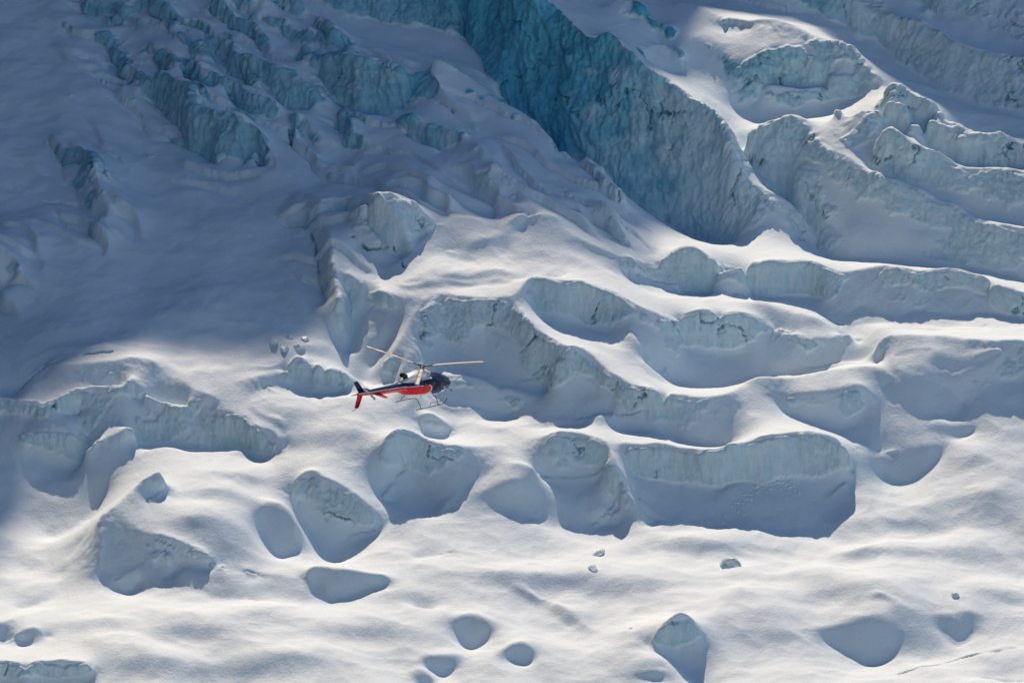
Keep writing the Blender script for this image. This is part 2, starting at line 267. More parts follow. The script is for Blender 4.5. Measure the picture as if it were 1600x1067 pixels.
L(.5,(1080,-30,21),(1148,2,20.7),(1212,20,20.4),(1242,27,20.2),(1276,24,20.4),(1296,37,20),(1323,41,20),(1340,66,19.2),(1357,61,19.4),(1391,78,19.1),(1400,97,18.7),(1424,111,18.5),(1465,135,18.2),(1509,162,17.7),(1546,172,17.6),(1600,186,17.4),(1700,210,17.2))
L(.8,(1060,-90,24.2),(1150,-70,24.2),(1220,-45,24),(1280,-15,22.6),(1340,8,22.4),(1370,25,21.7),(1398,30,22.4),(1431,30,23),(1465,47,22.8),(1499,67,22.5),(1532,78,22.4),(1560,84,22.4),(1600,91,22.4),(1700,110,22.4))
L(.4,(1440,15,22.4),(1456,28,22.0),(1482,52,21.5),(1505,66,21.2),(1542,70,21.2),(1573,86,21),(1600,92,21)); L(.8,(1449,18,22.8),(1458,5,23.6),(1500,-10,24.8),(1566,0,24.6),(1590,5,24.6),(1700,20,24.6)); L(.4,(1440,-20,24.5),(1600,-30,26)); L(.2,(1500,-90,27),(1300,-90,26.5),(1700,-60,27))
SERAC = 1
# upper left ice steps
L(.8,(172,81,16.6),(196,98,16.7),(209,115,16.7),(233,128,17),(250,119,17.9),(270,132,18.2),(287,130,18.9),(297,138,19),(299,152,18.4),(300,168,17.6),(320,172,17.8),(337,175,18.1),(368,179,18.2),(388,196,17.4),(402,209,16.9),(404,223,16.3),(395,236,15.6),(418,240,15.6),(423,257,15.0))
L(.7,(172,92,15.8),(192,115,15.5),(206,135,15.3),(223,146,15.1),(243,163,14.9),(263,189,14.5),(287,207,14.3),(300,227,14.1),(321,237,14),(334,251,13.8),(338,272,13.6),(348,296,13.4),(358,280,13.6),(371,261,14),(395,251,14.2),(420,268,14))
L(.8,(233,69,18.6),(246,66,19),(263,81,18.9),(280,98,18.7),(297,101,18.9),(317,106,19.1),(337,118,19),(368,128,18.9),(381,135,18.7),(405,145,18.5),(425,159,18),(440,173,17.3))
L(.6,(232,82,17.8),(248,100,17.5),(268,112,17.2),(290,124,17.0),(304,146,16.8),(337,149,16.9),(361,153,16.8),(371,170,16.5),(388,183,16.2),(408,193,16),(427,195,16))
L(.8,(256,37,19.6),(270,22,20.2),(297,17,20.6),(314,30,20.4),(331,44,20.1)); L(.8,(280,51,19.9),(310,64,19.9),(337,67,20.1),(358,74,20),(364,94,19.4),(388,105,19.2),(402,105,19.4),(418,98,20),(442,101,20.4),(459,115,19.9),(479,135,19),(499,159,18),(526,186,17))
L(.6,(260,46,19),(287,66,18.8),(304,80,18.6),(331,83,18.7),(348,106,18.1),(364,121,17.9),(391,122,18.1),(415,136,17.9),(435,160,17.2),(462,170,17),(489,171,16.9))
L(.8,(354,0,21.8),(388,0,22.2),(418,3,22.4),(439,20,21.8),(452,37,21.2),(472,57,20.5)); L(.6,(372,20,20.6),(385,35,20.3),(405,62,19.6),(429,58,19.8),(449,65,19.6),(466,65,19.7)); L(.8,(160,2,19),(182,8,19.2),(225,5,20),(240,25,19.8)); L(.5,(110,30,18.2),(130,45,17.8),(150,55,17.6),(210,45,18.4))
L(.8,(482,40,21.8),(506,54,21.4),(526,78,20.6)); L(.8,(455,74,19.9),(472,74,20.2),(486,88,20.2),(505,92,20.6),(526,92,21.2),(543,76,22.2),(560,88,22.2),(597,91,22.2),(615,104,21.6),(631,115,21))
L(.6,(469,99,18.6),(496,116,18.4),(506,136,17.8),(523,153,17.5),(532,161,17.3),(550,176,17),(574,180,17),(597,183,17),(618,180,17.2),(626,160,18.0),(650,135,19.2))
L(.8,(526,200,16.8),(540,192,17.2),(557,188,17.4),(581,182,17.7),(591,180,17.8),(614,196,17.6),(635,216,17.4),(658,228,17.2),(678,233,17.2),(686,244,16.8)); L(.7,(628,188,18.2),(641,185,18.7),(665,196,18.6),(682,206,18.4),(726,208,18.6)); L(.5,(640,213,16.8),(660,226,16.7),(686,234,16.6),(702,237,16.7),(726,218,17.8))
L(.7,(452,192,16.8),(469,192,17),(485,200,16.9),(499,206,16.8),(520,216,16.6),(540,207,17)); L(.5,(470,212,15.6),(486,237,14.9),(496,261,14.3),(516,268,14.2),(534,261,14.5),(560,280,14.8)); L(.2,(560,240,16.2),(540,310,14.6),(600,300,16.4))
L(.8,(112,232,15),(128,250,15.2),(145,267,15.3),(153,287,15.1),(170,310,14.8),(170,331,14.2),(163,361,13.2)); L(.6,(96,240,14.4),(94,264,13.6),(105,294,13.1),(118,298,13.1),(121,318,12.8),(132,342,12.5),(150,355,12.4))
L(.6,(-60,385,13.5),(0,390,13.2),(15,400,12.9),(30,425,12)); L(.4,(-60,465,9.6),(0,462,9.7),(22,452,10))
L(.7,(480,300,14.6),(500,340,14.7),(515,375,14.8),(522,420,14),(532,470,12.4)); L(.6,(470,330,13.9),(486,375,13.1),(494,405,12.6),(500,440,11.8),(508,478,10.9)); L(.2,(550,440,13))
SERAC = 0
for p in [(-60,-40,19),(50,-30,18.6),(50,60,17),(-60,200,14.8),(50,200,14.6),(120,140,16),(220,230,14),(220,300,13),(300,350,12.6),(400,350,13),(60,330,12.8),(100,420,11.6),(250,420,11.6),
          (400,430,11.6),(250,490,10.6),(400,500,10.2),(200,525,10.3),(480,530,9.6),(350,560,9.2),(420,565,9.0),(50,520,9.6),(0,560,8.4),(-60,560,8.2),(430,300,14.2),(450,250,15),(50,590,7.8),(300,560,9.6),(130,500,10.4)]:
    L(.1, p)
L(.5,(0,634,6.0),(34,606,7.2),(64,577,8.6),(88,564,9.3)); L(.3,(30,585,8.0),(55,560,8.9),(90,545,9.7),(160,535,10.2))
# ------------------------------------------------------------------ solve the surface between the survey lines
GX0, GX1, GY0, GY1, GS = -80.0, 80.0, 300.0, 476.0, 0.16
NX, NY = int((GX1 - GX0) / GS) + 1, int((GY1 - GY0) / GS) + 1

def catmull(P, n):
    P = np.array(P, float)
    if len(P) == 1:
        return P
    Q = np.vstack([2 * P[0] - P[1], P, 2 * P[-1] - P[-2]])
    out = []
    for i in range(1, len(Q) - 2):
        t = np.linspace(0, 1, n, endpoint=False)[:, None]
        p0, p1, p2, p3 = Q[i - 1], Q[i], Q[i + 1], Q[i + 2]
        # centripetal-like tension: half-way between linear and Catmull-Rom keeps corners
        cr = 0.5 * ((2 * p1) + (-p0 + p2) * t + (2 * p0 - 5 * p1 + 4 * p2 - p3) * t ** 2 + (-p0 + 3 * p1 - 3 * p2 + p3) * t ** 3)
        out.append(cr)
    out.append(P[-1:])
    return np.vstack(out)

cx, cy, ch, cs, ck = [], [], [], [], []
for (s, pts), serac in zip(LINES, SERACS):
    Q = catmull(pts, 40)
    if len(pts) == 1:              # a single height holds a small disc, not a needle
        u, v, h = pts[0]
        Q = [(u + rr * math.cos(a) * 16, v + rr * math.sin(a) * 8, h) for rr in (0, .5, 1) for a in np.arange(0, 6.28, .35)]
    for u, v, h in Q:
        X, Y = survey(u, v, h)
        cx.append(X); cy.append(Y); ch.append(h); cs.append(s); ck.append(serac)
cx = np.array(cx); cy = np.array(cy); ch = np.array(ch); cs = np.array(cs); ck = np.array(ck, float)
# natural wander of the crest lines
wob = np.float32
cx = cx + 0.35 * noise3(cx * .45, cy * .45, cx * 0 + 3.3) + .12 * noise3(cx * 1.6, cy * 1.6, cx * 0 + 8.3)
ch = ch + (0.18 * noise3(cx * .5 + 40, cy * .5, cx * 0 + 1.7) + .12 * noise3(cx * 1.9, cy * 1.9, cx * 0 + 5.2)) * np.clip(cs, .05, 1)

def upsample(A, ny, nx):
    y = np.linspace(0, A.shape[0] - 1, ny); x = np.linspace(0, A.shape[1] - 1, nx)
    y0 = np.minimum(y.astype(int), A.shape[0] - 2); x0 = np.minimum(x.astype(int), A.shape[1] - 2)
    fy = (y - y0)[:, None].astype(np.float32); fx = (x - x0)[None, :].astype(np.float32)
    a = A[y0][:, x0]; b = A[y0][:, x0 + 1]; c = A[y0 + 1][:, x0]; d = A[y0 + 1][:, x0 + 1]
    return a * (1 - fy) * (1 - fx) + b * (1 - fy) * fx + c * fy * (1 - fx) + d * fy * fx

def membrane(vals, iters=(400, 300, 220, 160, 110, 70, 45)):
    A = None
    n = len(iters)
    for l, it in enumerate(iters):
        f = 2 ** (n - 1 - l)
        ny, nx = NY // f + 1, NX // f + 1
        ix = np.clip(np.rint((cx - GX0) / (GX1 - GX0) * (nx - 1)).astype(int), 0, nx - 1)
        iy = np.clip(np.rint((cy - GY0) / (GY1 - GY0) * (ny - 1)).astype(int), 0, ny - 1)
        k = iy * nx + ix
        sm = np.bincount(k, vals, ny * nx); ct = np.bincount(k, None, ny * nx)
        m = (ct > 0).reshape(ny, nx)
        c = (sm / np.maximum(ct, 1)).reshape(ny, nx).astype(np.float32)
        A = np.full((ny, nx), vals.mean(), np.float32) if A is None else upsample(A, ny, nx)
        for _ in range(it):
            P = np.pad(A, 1, mode='edge')
            A = 0.25 * (P[:-2, 1:-1] + P[2:, 1:-1] + P[1:-1, :-2] + P[1:-1, 2:])
            A[m] = c[m]
    return A

def blur(A, sig):
    r = int(3 * sig) + 1
    k = np.exp(-0.5 * (np.arange(-r, r + 1) / sig) ** 2); k /= k.sum()
    P = np.pad(A, ((r, r), (0, 0)), mode='edge')
    B = sum(k[i] * P[i:i + A.shape[0]] for i in range(2 * r + 1))
    P = np.pad(B, ((0, 0), (r, r)), mode='edge')
    return sum(k[i] * P[:, i:i + A.shape[1]] for i in range(2 * r + 1)).astype(np.float32)

H = membrane(ch)
S = np.clip(membrane(cs, (200, 150, 100, 60, 40, 25, 10)), 0, 1)
ny, nx = H.shape
gx = np.linspace(GX0, GX1, nx, dtype=np.float32); gy = np.linspace(GY0, GY1, ny, dtype=np.float32)
def at_points(A):
    fx = np.clip((cx - GX0) / (GX1 - GX0) * (nx - 1), 0, nx - 1.001); fy = np.clip((cy - GY0) / (GY1 - GY0) * (ny - 1), 0, ny - 1.001)
    x0 = fx.astype(int); y0 = fy.astype(int); fx = fx - x0; fy = fy - y0
    return A[y0, x0] * (1 - fx) * (1 - fy) + A[y0, x0 + 1] * fx * (1 - fy) + A[y0 + 1, x0] * (1 - fx) * fy + A[y0 + 1, x0 + 1] * fx * fy
b1, b2, b3 = blur(H, .9), blur(H, 2.2), blur(H, 7.0)
w3 = smooth01(S, .40, .16); w2 = smooth01(S, .62, .35)
H = b1 * (1 - w2) + w2 * (b2 * (1 - w3) + b3 * w3)
# put back what the smoothing took from the crests and foot lines
H = H + blur(membrane((ch - at_points(H)) * smooth01(cs, .22, .5), (60, 60, 60, 60, 50, 40, 25)), 1.2)
XX, YY = np.meshgrid(gx, gy)
ZZ = H + base_z(YY)
# gentle swells on the snow
zz0 = np.zeros_like(XX)
ZZ = ZZ + (1 - .65 * smooth01(S, .3, .6)) * (1.25 * fbm(XX * .085 + .03 * YY, YY * .10, zz0 + 4.4, 2) + .17 * fbm(XX * .26 - .08 * YY, YY * .30, zz0 + 2.2, 3) + .30 * (ridged(XX * .075 + .05 * YY, YY * .11 - .02 * XX, zz0 + 6.6, 3) - .6))
def sample(A, X, Y):
    fx = np.clip((X - GX0) / (GX1 - GX0) * (nx - 1), 0, nx - 1.001); fy = np.clip((Y - GY0) / (GY1 - GY0) * (ny - 1), 0, ny - 1.001)
    x0 = fx.astype(int); y0 = fy.astype(int); fx = (fx - x0).astype(np.float32); fy = (fy - y0).astype(np.float32)
    return A[y0, x0] * (1 - fx) * (1 - fy) + A[y0, x0 + 1] * fx * (1 - fy) + A[y0 + 1, x0] * (1 - fx) * fy + A[y0 + 1, x0 + 1] * fx * fy

def ground_hit(u, v):
    """where the sight line of a pixel meets the glacier"""
    dx = (u - 800.0) / FPX; dy = (533.5 - v) / FPX
    t = np.linspace(310, 480, 2400)
    px, py, pz = dx * t, (CP + dy * SP) * t, (-SP + dy * CP) * t
    k = np.argmax(pz < sample(ZZ, px, py))
    return np.array((px[k], py[k], pz[k]))

# drifts: humps that are steeper towards the valley
for u, v, am, rx, ry in [(410,965,.7,4,2.4), (300,985,.6,4,2.2), (180,972,.5,5,2.2), (565,985,.7,4,2.6), (470,1030,.7,5,2.6), (350,1045,.6,5,2.6), (235,1030,.5,4,2.2), (870,905,.6,5,2.2), (1010,912,.6,5,2.2), (1230,905,.6,6,2.4),
                         (1352,866,.7,3,1.5), (1100,850,.5,6,1.8), (1480,862,.6,5,2.2), (1565,930,.7,4,2.6), (1195,985,.7,4,3), (1285,930,.7,5,2.4), (1440,990,.6,3,2.6), (760,900,.6,6,2.2), (625,930,.6,4,2.4), (690,1000,.5,3,2.4), (330,770,.6,3,2), (375,745,.5,3,1.6),
                         (320,815,.6,3.5,2), (360,850,.5,3,2), (1540,775,.6,5,2.4), (1420,815,.6,6,2.2), (700,640,.4,4,1.6), (500,680,.5,4,2.4), (455,640,.4,3,2), (1000,640,.4,4,1.6), (930,990,-.7,2.6,6), (860,970,-.5,2.4,4)]:
    hx, hy, _z = ground_hit(u, v)
    dyh = YY - hy
    ZZ = ZZ + am * np.exp(-((XX - hx) / rx) ** 2 - (dyh / np.where(dyh < 0, ry * .55, ry * 1.3)) ** 2)
# broken steps of the icefall: blocks tilt back and break off towards the lower left
SM = smooth01(blur(np.clip(membrane(ck, (200, 150, 100, 60, 40, 25, 10)), 0, 1), 8), .25, .75)
def steps(lam, amp, seed, rot):
    ca, sa = math.cos(rot), math.sin(rot)
    q = (-.79 * ca + .62 * sa) * XX + (-.62 * ca - .79 * sa) * YY
    r = .62 * XX - .79 * YY
    q = q / lam + 1.1 * fbm(XX * .05 + seed, YY * .05, zz0 + seed, 3) + .25 * noise3(XX * .35, YY * .35, zz0 + seed)
    cell = np.floor(q); f = q - cell
    a = smooth01(noise3(cell * 3.7 + seed, r * .10, zz0 + seed) + .12 * noise3(XX * .6, YY * .6, zz0), -.20, .20)
    return amp * a * (f - smooth01(f, .86, 1.0) - .35)
ZZ = ZZ + SM * (steps(6.5, 2.5, 3.1, 0) + steps(3.4, 1.1, 9.7, .35))


# ------------------------------------------------------------------ mesh: rows follow the profile so that walls get as many points as flats
MC, MR = 1000, 1280
MY0, MY1 = 306.0, 470.0
s = np.linspace(-1, 1, MC, dtype=np.float32)
fy = np.linspace(MY0, MY1, 1400, dtype=np.float32)
def half_w(Y):
    return 50 + (Y - MY0) * 0.155
prof = sample(ZZ, s[None, :] * half_w(fy)[:, None], np.repeat(fy[:, None], MC, 1))
dz = np.abs(np.diff(prof, axis=0)); dyy = (fy[1] - fy[0])
dens = np.sqrt((0.55 * dyy) ** 2 + dz ** 2)
dens *= np.where(fy[1:, None] > 440, .35, 1.0)
k = 15
P = np.pad(dens, ((0, 0), (k, k)), mode='edge'); cum = np.cumsum(P, axis=1)
dens = (cum[:, 2 * k:] - np.concatenate([np.zeros((dens.shape[0], 1)), cum[:, :-2 * k - 1]], 1)) / (2 * k + 1)
arc = np.vstack([np.zeros((1, MC)), np.cumsum(dens, axis=0)])
VY = np.empty((MR, MC), np.float32)
for j in range(MC):
    VY[:, j] = np.interp(np.linspace(0, arc[-1, j], MR), arc[:, j], fy)
VX = s[None, :] * half_w(VY)
VZ = sample(ZZ, VX, VY)

def normals(VX, VY, VZ):
    P = np.stack([VX, VY, VZ], -1)
    du = np.gradient(P, axis=1); dv = np.gradient(P, axis=0)
    N = np.cross(du, dv)
    N /= np.linalg.norm(N, axis=-1, keepdims=True) + 1e-9
    return N

N = normals(VX, VY, VZ)
steep = 1 - N[..., 2]
sb = blur(steep.astype(np.float32), 3.0)
n1 = fbm(VX * .35, VY * .35, VZ * .35, 4)
n2 = fbm(VX * 1.1 + 30, VY * 1.1, VZ * 1.1, 3)
rough = smooth01(sample(S, VX, VY), .40, .68)
upper = smooth01(VY + 6 * n1, 378, 400)
ice = smooth01(sb + 0.30 * n1 + .08 * n2 - (.13 - .14 * upper) - .16 * (1 - rough) - .10 * smooth01(VY + 3 * n1, 362, 350), .27, .36).astype(np.float32)      # bare ice on the steep walls, broken edge
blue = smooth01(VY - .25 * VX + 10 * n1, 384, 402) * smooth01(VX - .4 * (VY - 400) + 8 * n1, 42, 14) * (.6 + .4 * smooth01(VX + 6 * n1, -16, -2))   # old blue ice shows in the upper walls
# wall relief: flutes that run down the face, blocks, a few cracks
slope = smooth01(sb, .10, .26)
rib = fbm(VX * .6 + .15 * VZ + .7 * n1, VY * .55, VZ * .08, 3, .6)
flute = fbm(VX * 1.9 + .7 * n1 + .45 * VZ, VY * 1.9, VZ * .07, 4, .62)
fmod = .25 + .75 * smooth01(noise3(VX * .13 + 20, VY * .13, VZ * .10), -.18, .22)
rib2 = fbm(VX * .20 + .1 * VZ, VY * .20, VZ * .03 + 5, 3, .5)
flute2 = fbm(VX * 4.2 + 1.0 * VZ, VY * 4.2, VZ * .15, 2)
block = ridged(VX * .24 + 9, VY * .24, VZ * .34, 4)
cn = noise3(VX * .30 + 3, VY * .30, VZ * .16)
crack = (1 - np.clip(np.abs(cn + .16 * n2) / .02, 0, 1)) * smooth01(noise3(VX * .2 + 50, VY * .2, VZ * .2), .0, .25)
disp = slope * (.10 + .90 * rough) * ((.12 + .33 * upper) * rib + .06 * flute) + ice * (.14 + (.14 + .26 * upper) * fmod * flute + (.05 + .07 * upper) * flute2 + (.05 + .16 * upper) * (block - .6) + 1.5 * blue * rib2) - .45 * crack * ice
disp = blur(disp.astype(np.float32), .5)
VX = VX + N[..., 0] * disp; VY = VY + N[..., 1] * disp; VZ = VZ + N[..., 2] * disp * .5
# wind-packed snow grain on the open slopes
snow = 1 - ice
g = 0.018 * fbm(VX * 2.6, VY * 1.9, VZ * 0, 3) + .03 * fbm(VX * .9 + 7, VY * .8, VZ * 0, 2)
VZ = VZ + snow * g
# open cracks: narrow slots that follow lines seen in the ice
CRACKS = [[(0,637),(34,606),(64,578),(88,565),(135,553),(175,550)], [(486,366),(492,385),(496,401),(497,420),(500,434),(503,452),(506,472)], [(550,367),(574,390),(596,388),(614,387),(631,417)],
          [(1405,1053),(1450,1040),(1500,1028),(1560,1017),(1600,1010)], [(868,155),(870,180),(872,210),(868,235)], [(1097,245),(1098,270),(1100,300),(1105,330)]]
slot = np.zeros_like(VX)
for ln in CRACKS:
    P3 = np.array([ground_hit(u, v) for u, v in ln])
    tt = np.linspace(0, len(ln) - 1, 24 * (len(ln) - 1))
    i0 = np.minimum(tt.astype(int), len(ln) - 2); ft = (tt - i0)[:, None]
    Q = P3[i0] * (1 - ft) + P3[i0 + 1] * ft
    Q = Q + .22 * np.stack([noise3(Q[:, 0] * 1.3, Q[:, 1] * 1.3, Q[:, 2]), noise3(Q[:, 0] * 1.3 + 9, Q[:, 1] * 1.3, Q[:, 2]), 0 * tt], -1)
    lo, hi = Q.min(0) - .8, Q.max(0) + .8
    sel = (VX > lo[0]) & (VX < hi[0]) & (VY > lo[1]) & (VY < hi[1])
    vx, vy, vz = VX[sel], VY[sel], VZ[sel]
    d = np.full(vx.shape, 9.0)
    for q in Q:
        d = np.minimum(d, np.sqrt((vx - q[0]) ** 2 + (vy - q[1]) ** 2 + .25 * (vz - q[2]) ** 2))
    slot[sel] = np.maximum(slot[sel], smooth01(d, .17, .05))
slot = slot * smooth01(noise3(VX * .6, VY * .6, VZ * .6 + 4), -.30, .2)
VX = VX - N[..., 0] * slot * .55; VY = VY - N[..., 1] * slot * .55; VZ = VZ - N[..., 2] * slot * .55
N = normals(VX, VY, VZ)
cav = np.maximum(np.clip(crack, 0, 1) * ice, slot * .9)

def grid_mesh(name, VX, VY, VZ, attrs, material):
    r, c = VX.shape
    me = bpy.data.meshes.new(name)
    me.vertices.add(r * c)
    me.vertices.foreach_set('co', np.stack([VX, VY, VZ], -1).astype(np.float32).ravel())
    i = np.arange(r * c).reshape(r, c)
    q = np.stack([i[:-1, :-1], i[:-1, 1:], i[1:, 1:], i[1:, :-1]], -1).reshape(-1, 4)
    me.loops.add(q.size)
    me.loops.foreach_set('vertex_index', q.ravel().astype(np.int32))
    me.polygons.add(len(q))
    me.polygons.foreach_set('loop_start', (np.arange(len(q)) * 4).astype(np.int32))
    me.polygons.foreach_set('loop_total', np.full(len(q), 4, np.int32))
    me.update(calc_edges=True)
    me.polygons.foreach_set('use_smooth', np.ones(len(q), bool))
    for k_, a in attrs.items():
        at = me.attributes.new(k_, 'FLOAT', 'POINT')
        at.data.foreach_set('value', a.astype(np.float32).ravel())
    me.materials.append(material)
    o = bpy.data.objects.new(name, me)
    col.objects.link(o)
    return o
# ------------------------------------------------------------------ snow and ice material
def snow_ice_material():
    m = bpy.data.materials.new('snow_and_ice')
    m.use_nodes = True
    nt = m.node_tree; N_ = nt.nodes; K = nt.links
    b = N_['Principled BSDF']
    tc = N_.new('ShaderNodeNewGeometry')
    at = N_.new('ShaderNodeAttribute'); at.attribute_name = 'ice'
    cr = N_.new('ShaderNodeAttribute'); cr.attribute_name = 'crack'
    def noise(scale, detail, rough=.55, vec=None):
        n = N_.new('ShaderNodeTexNoise'); n.inputs['Scale'].default_value = scale; n.inputs['Detail'].default_value = detail
        n.inputs['Roughness'].default_value = rough
        K.new(vec or tc.outputs['Position'], n.inputs['Vector'])
        return n
    mp = N_.new('ShaderNodeMapping'); mp.inputs['Scale'].default_value = (1, 1, .16)
    K.new(tc.outputs['Position'], mp.inputs['Vector'])
    streak = noise(2.2, 5, .6, mp.outputs[0])
    broad = noise(.12, 3)
    ramp = N_.new('ShaderNodeValToRGB')
    e = ramp.color_ramp.elements
    e[0].position = .28; e[0].color = (.48, .72, .78, 1)
    e[1].position = .72; e[1].color = (.74, .86, .88, 1)
    K.new(streak.outputs['Fac'], ramp.inputs[0])
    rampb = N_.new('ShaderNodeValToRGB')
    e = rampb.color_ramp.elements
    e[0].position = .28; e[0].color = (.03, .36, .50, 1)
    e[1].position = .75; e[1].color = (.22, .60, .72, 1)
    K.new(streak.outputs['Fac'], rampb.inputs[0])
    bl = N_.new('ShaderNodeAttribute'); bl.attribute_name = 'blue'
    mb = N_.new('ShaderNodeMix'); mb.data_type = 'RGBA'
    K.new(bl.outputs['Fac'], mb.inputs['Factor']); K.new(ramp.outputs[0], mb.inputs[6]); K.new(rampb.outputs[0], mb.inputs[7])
    r2 = N_.new('ShaderNodeValToRGB'); e = r2.color_ramp.elements
    e[0].position = .35; e[0].color = (.78, .885, .91, 1); e[1].position = .65; e[1].color = (.82, .91, .93, 1)
    K.new(broad.outputs['Fac'], r2.inputs[0])
    mps = N_.new('ShaderNodeMapping'); mps.inputs['Scale'].default_value = (.12, .12, 2.2); mps.inputs['Rotation'].default_value = (R(8), R(-6), 0)
    K.new(tc.outputs['Position'], mps.inputs['Vector'])
    lay = noise(1.0, 4, .6, mps.outputs[0])
    lr = N_.new('ShaderNodeMapRange'); lr.inputs['From Min'].default_value = .42; lr.inputs['From Max'].default_value = .62; lr.inputs['To Max'].default_value = .45
    K.new(lay.outputs['Fac'], lr.inputs['Value'])
    ml = N_.new('ShaderNodeMix'); ml.data_type = 'RGBA'; ml.inputs[7].default_value = (.78, .86, .88, 1)
    lf = N_.new('ShaderNodeMath'); lf.operation = 'MULTIPLY_ADD'; lf.inputs[1].default_value = -.9; lf.inputs[2].default_value = 1.0; K.new(bl.outputs['Fac'], lf.inputs[0])
    lm = N_.new('ShaderNodeMath'); lm.operation = 'MULTIPLY'; K.new(lf.outputs[0], lm.inputs[0]); K.new(lr.outputs[0], lm.inputs[1]); K.new(lm.outputs[0], ml.inputs['Factor']); K.new(mb.outputs[2], ml.inputs[6])
    mx = N_.new('ShaderNodeMix'); mx.data_type = 'RGBA'
    K.new(at.outputs['Fac'], mx.inputs['Factor']); K.new(r2.outputs[0], mx.inputs[6]); K.new(ml.outputs[2], mx.inputs[7])
    mx2 = N_.new('ShaderNodeMix'); mx2.data_type = 'RGBA'; mx2.inputs[7].default_value = (.05, .20, .27, 1)
    K.new(cr.outputs['Fac'], mx2.inputs['Factor']); K.new(mx.outputs[2], mx2.inputs[6])
    K.new(mx2.outputs[2], b.inputs['Base Color'])
    rr = N_.new('ShaderNodeMapRange'); rr.inputs['To Min'].default_value = .65; rr.inputs['To Max'].default_value = .42
    K.new(at.outputs['Fac'], rr.inputs['Value']); K.new(rr.outputs[0], b.inputs['Roughness'])
    b.inputs['Specular IOR Level'].default_value = .3
    # fine relief
    fine = noise(3.6, 4, .65); grain = noise(11, 2)
    b1 = N_.new('ShaderNodeBump'); b1.inputs['Strength'].default_value = .9; b1.inputs['Distance'].default_value = .06
    K.new(fine.outputs['Fac'], b1.inputs['Height'])
    b2 = N_.new('ShaderNodeBump'); b2.inputs['Strength'].default_value = .5; b2.inputs['Distance'].default_value = .045
    K.new(grain.outputs['Fac'], b2.inputs['Height']); K.new(b1.outputs[0], b2.inputs['Normal'])
    mpf = N_.new('ShaderNodeMapping'); mpf.inputs['Scale'].default_value = (1, 1, .10); mpf.inputs['Rotation'].default_value = (0, R(14), 0)
    K.new(tc.outputs['Position'], mpf.inputs['Vector'])
    stf = noise(5.5, 4, .6, mpf.outputs[0])
    b3 = N_.new('ShaderNodeBump'); b3.inputs['Distance'].default_value = .16
    fa = N_.new('ShaderNodeAttribute'); fa.attribute_name = 'fluting'
    K.new(fa.outputs['Fac'], b3.inputs['Strength']); K.new(stf.outputs['Fac'], b3.inputs['Height']); K.new(b2.outputs[0], b3.inputs['Normal'])
    K.new(b3.outputs[0], b.inputs['Normal'])
    return m
SNOW = snow_ice_material()
glacier = grid_mesh('glacier', VX, VY, VZ, {'ice': ice, 'crack': cav, 'blue': blue, 'fluting': ice * fmod}, SNOW)
glacier['kind'] = 'structure'

# ------------------------------------------------------------------ country round the frame: lower apron, upper neve, plus a side wall and shoulder added out of view to shade the ice
YM = 600.0
SHADE_EDGE = [(-60, 980), (0, 860), (60, 740), (95, 620), (170, 558), (240, 546), (330, 560), (450, 570), (540, 480), (600, 418), (690, 356), (835, 346), (985, 402), (1100, 30), (1230, 30), (1300, 58), (1350, 90), (1400, 130), (1480, 185), (1580, 215), (1680, 240)]
# the shoulder's skyline is set so that its shade ends across the ice where the photograph shows it
sil = []
for u, v in SHADE_EDGE:
    p = ground_hit(u, v)
    t = (YM - p[1]) / sun_dir.y
    sil.append((p[0] + sun_dir.x * t, p[2] + sun_dir.z * t))
sil.sort()
sil_x = np.array([q[0] for q in sil]); sil_z = np.array([q[1] for q in sil])
print('SIL', np.round(sil, 1).tolist())
def far_z(X, Y):
    z = base_z(Y)
    up = np.clip(Y - 430, 0, None)
    z = z + smooth01(Y, 330, 440) * 22 + up * .05 - 6 * smooth01(Y, 320, 200)
    crest = np.interp(X, sil_x, sil_z)
    crest = crest - smooth01(X, sil_x[-1] + 40, sil_x[-1] + 300) * 60 + 30 * smooth01(X, sil_x[0], sil_x[0] - 150)
    d = np.abs(Y - YM)
    mz = crest - np.where(Y < YM, d * 2.2, d * .8)
    side = -110 + np.clip(-X - 66, 0, None) * 2.4 + (Y - 384) * .2  # added wall beyond the left edge, blocks skylight from that side
    side = np.minimum(side, 210 + .2 * (-X))
    n = 9 * fbm(X * .02, Y * .02, X * 0 + 3, 5) + 3 * ridged(X * .05, Y * .05, X * 0, 3)
    k = smooth01(np.maximum(np.abs(X) - 60, np.maximum(300 - Y, Y - 480)), 0, 60) * (1 - .92 * np.exp(-((Y - YM) / 14) ** 2) * (np.abs(X) < 140))
    z2 = np.maximum(z, mz)
    mt = smooth01(mz - z, -5, 20)
    z2 = np.where(X < -66, np.maximum(z2, side), z2)
    return z2 + n * k * (.25 + .75 * np.maximum(mt, smooth01(-X, 72, 95)))
ax = np.concatenate([np.linspace(-900, -130, 110), np.linspace(-125, 125, 130), np.linspace(135, 900, 90)]).astype(np.float32)
ay = np.concatenate([np.linspace(-300, 260, 60), np.linspace(265, 520, 130), np.linspace(526, 1500, 160)]).astype(np.float32)
AX, AY = np.meshgrid(ax, ay)
AZ = far_z(AX, AY)
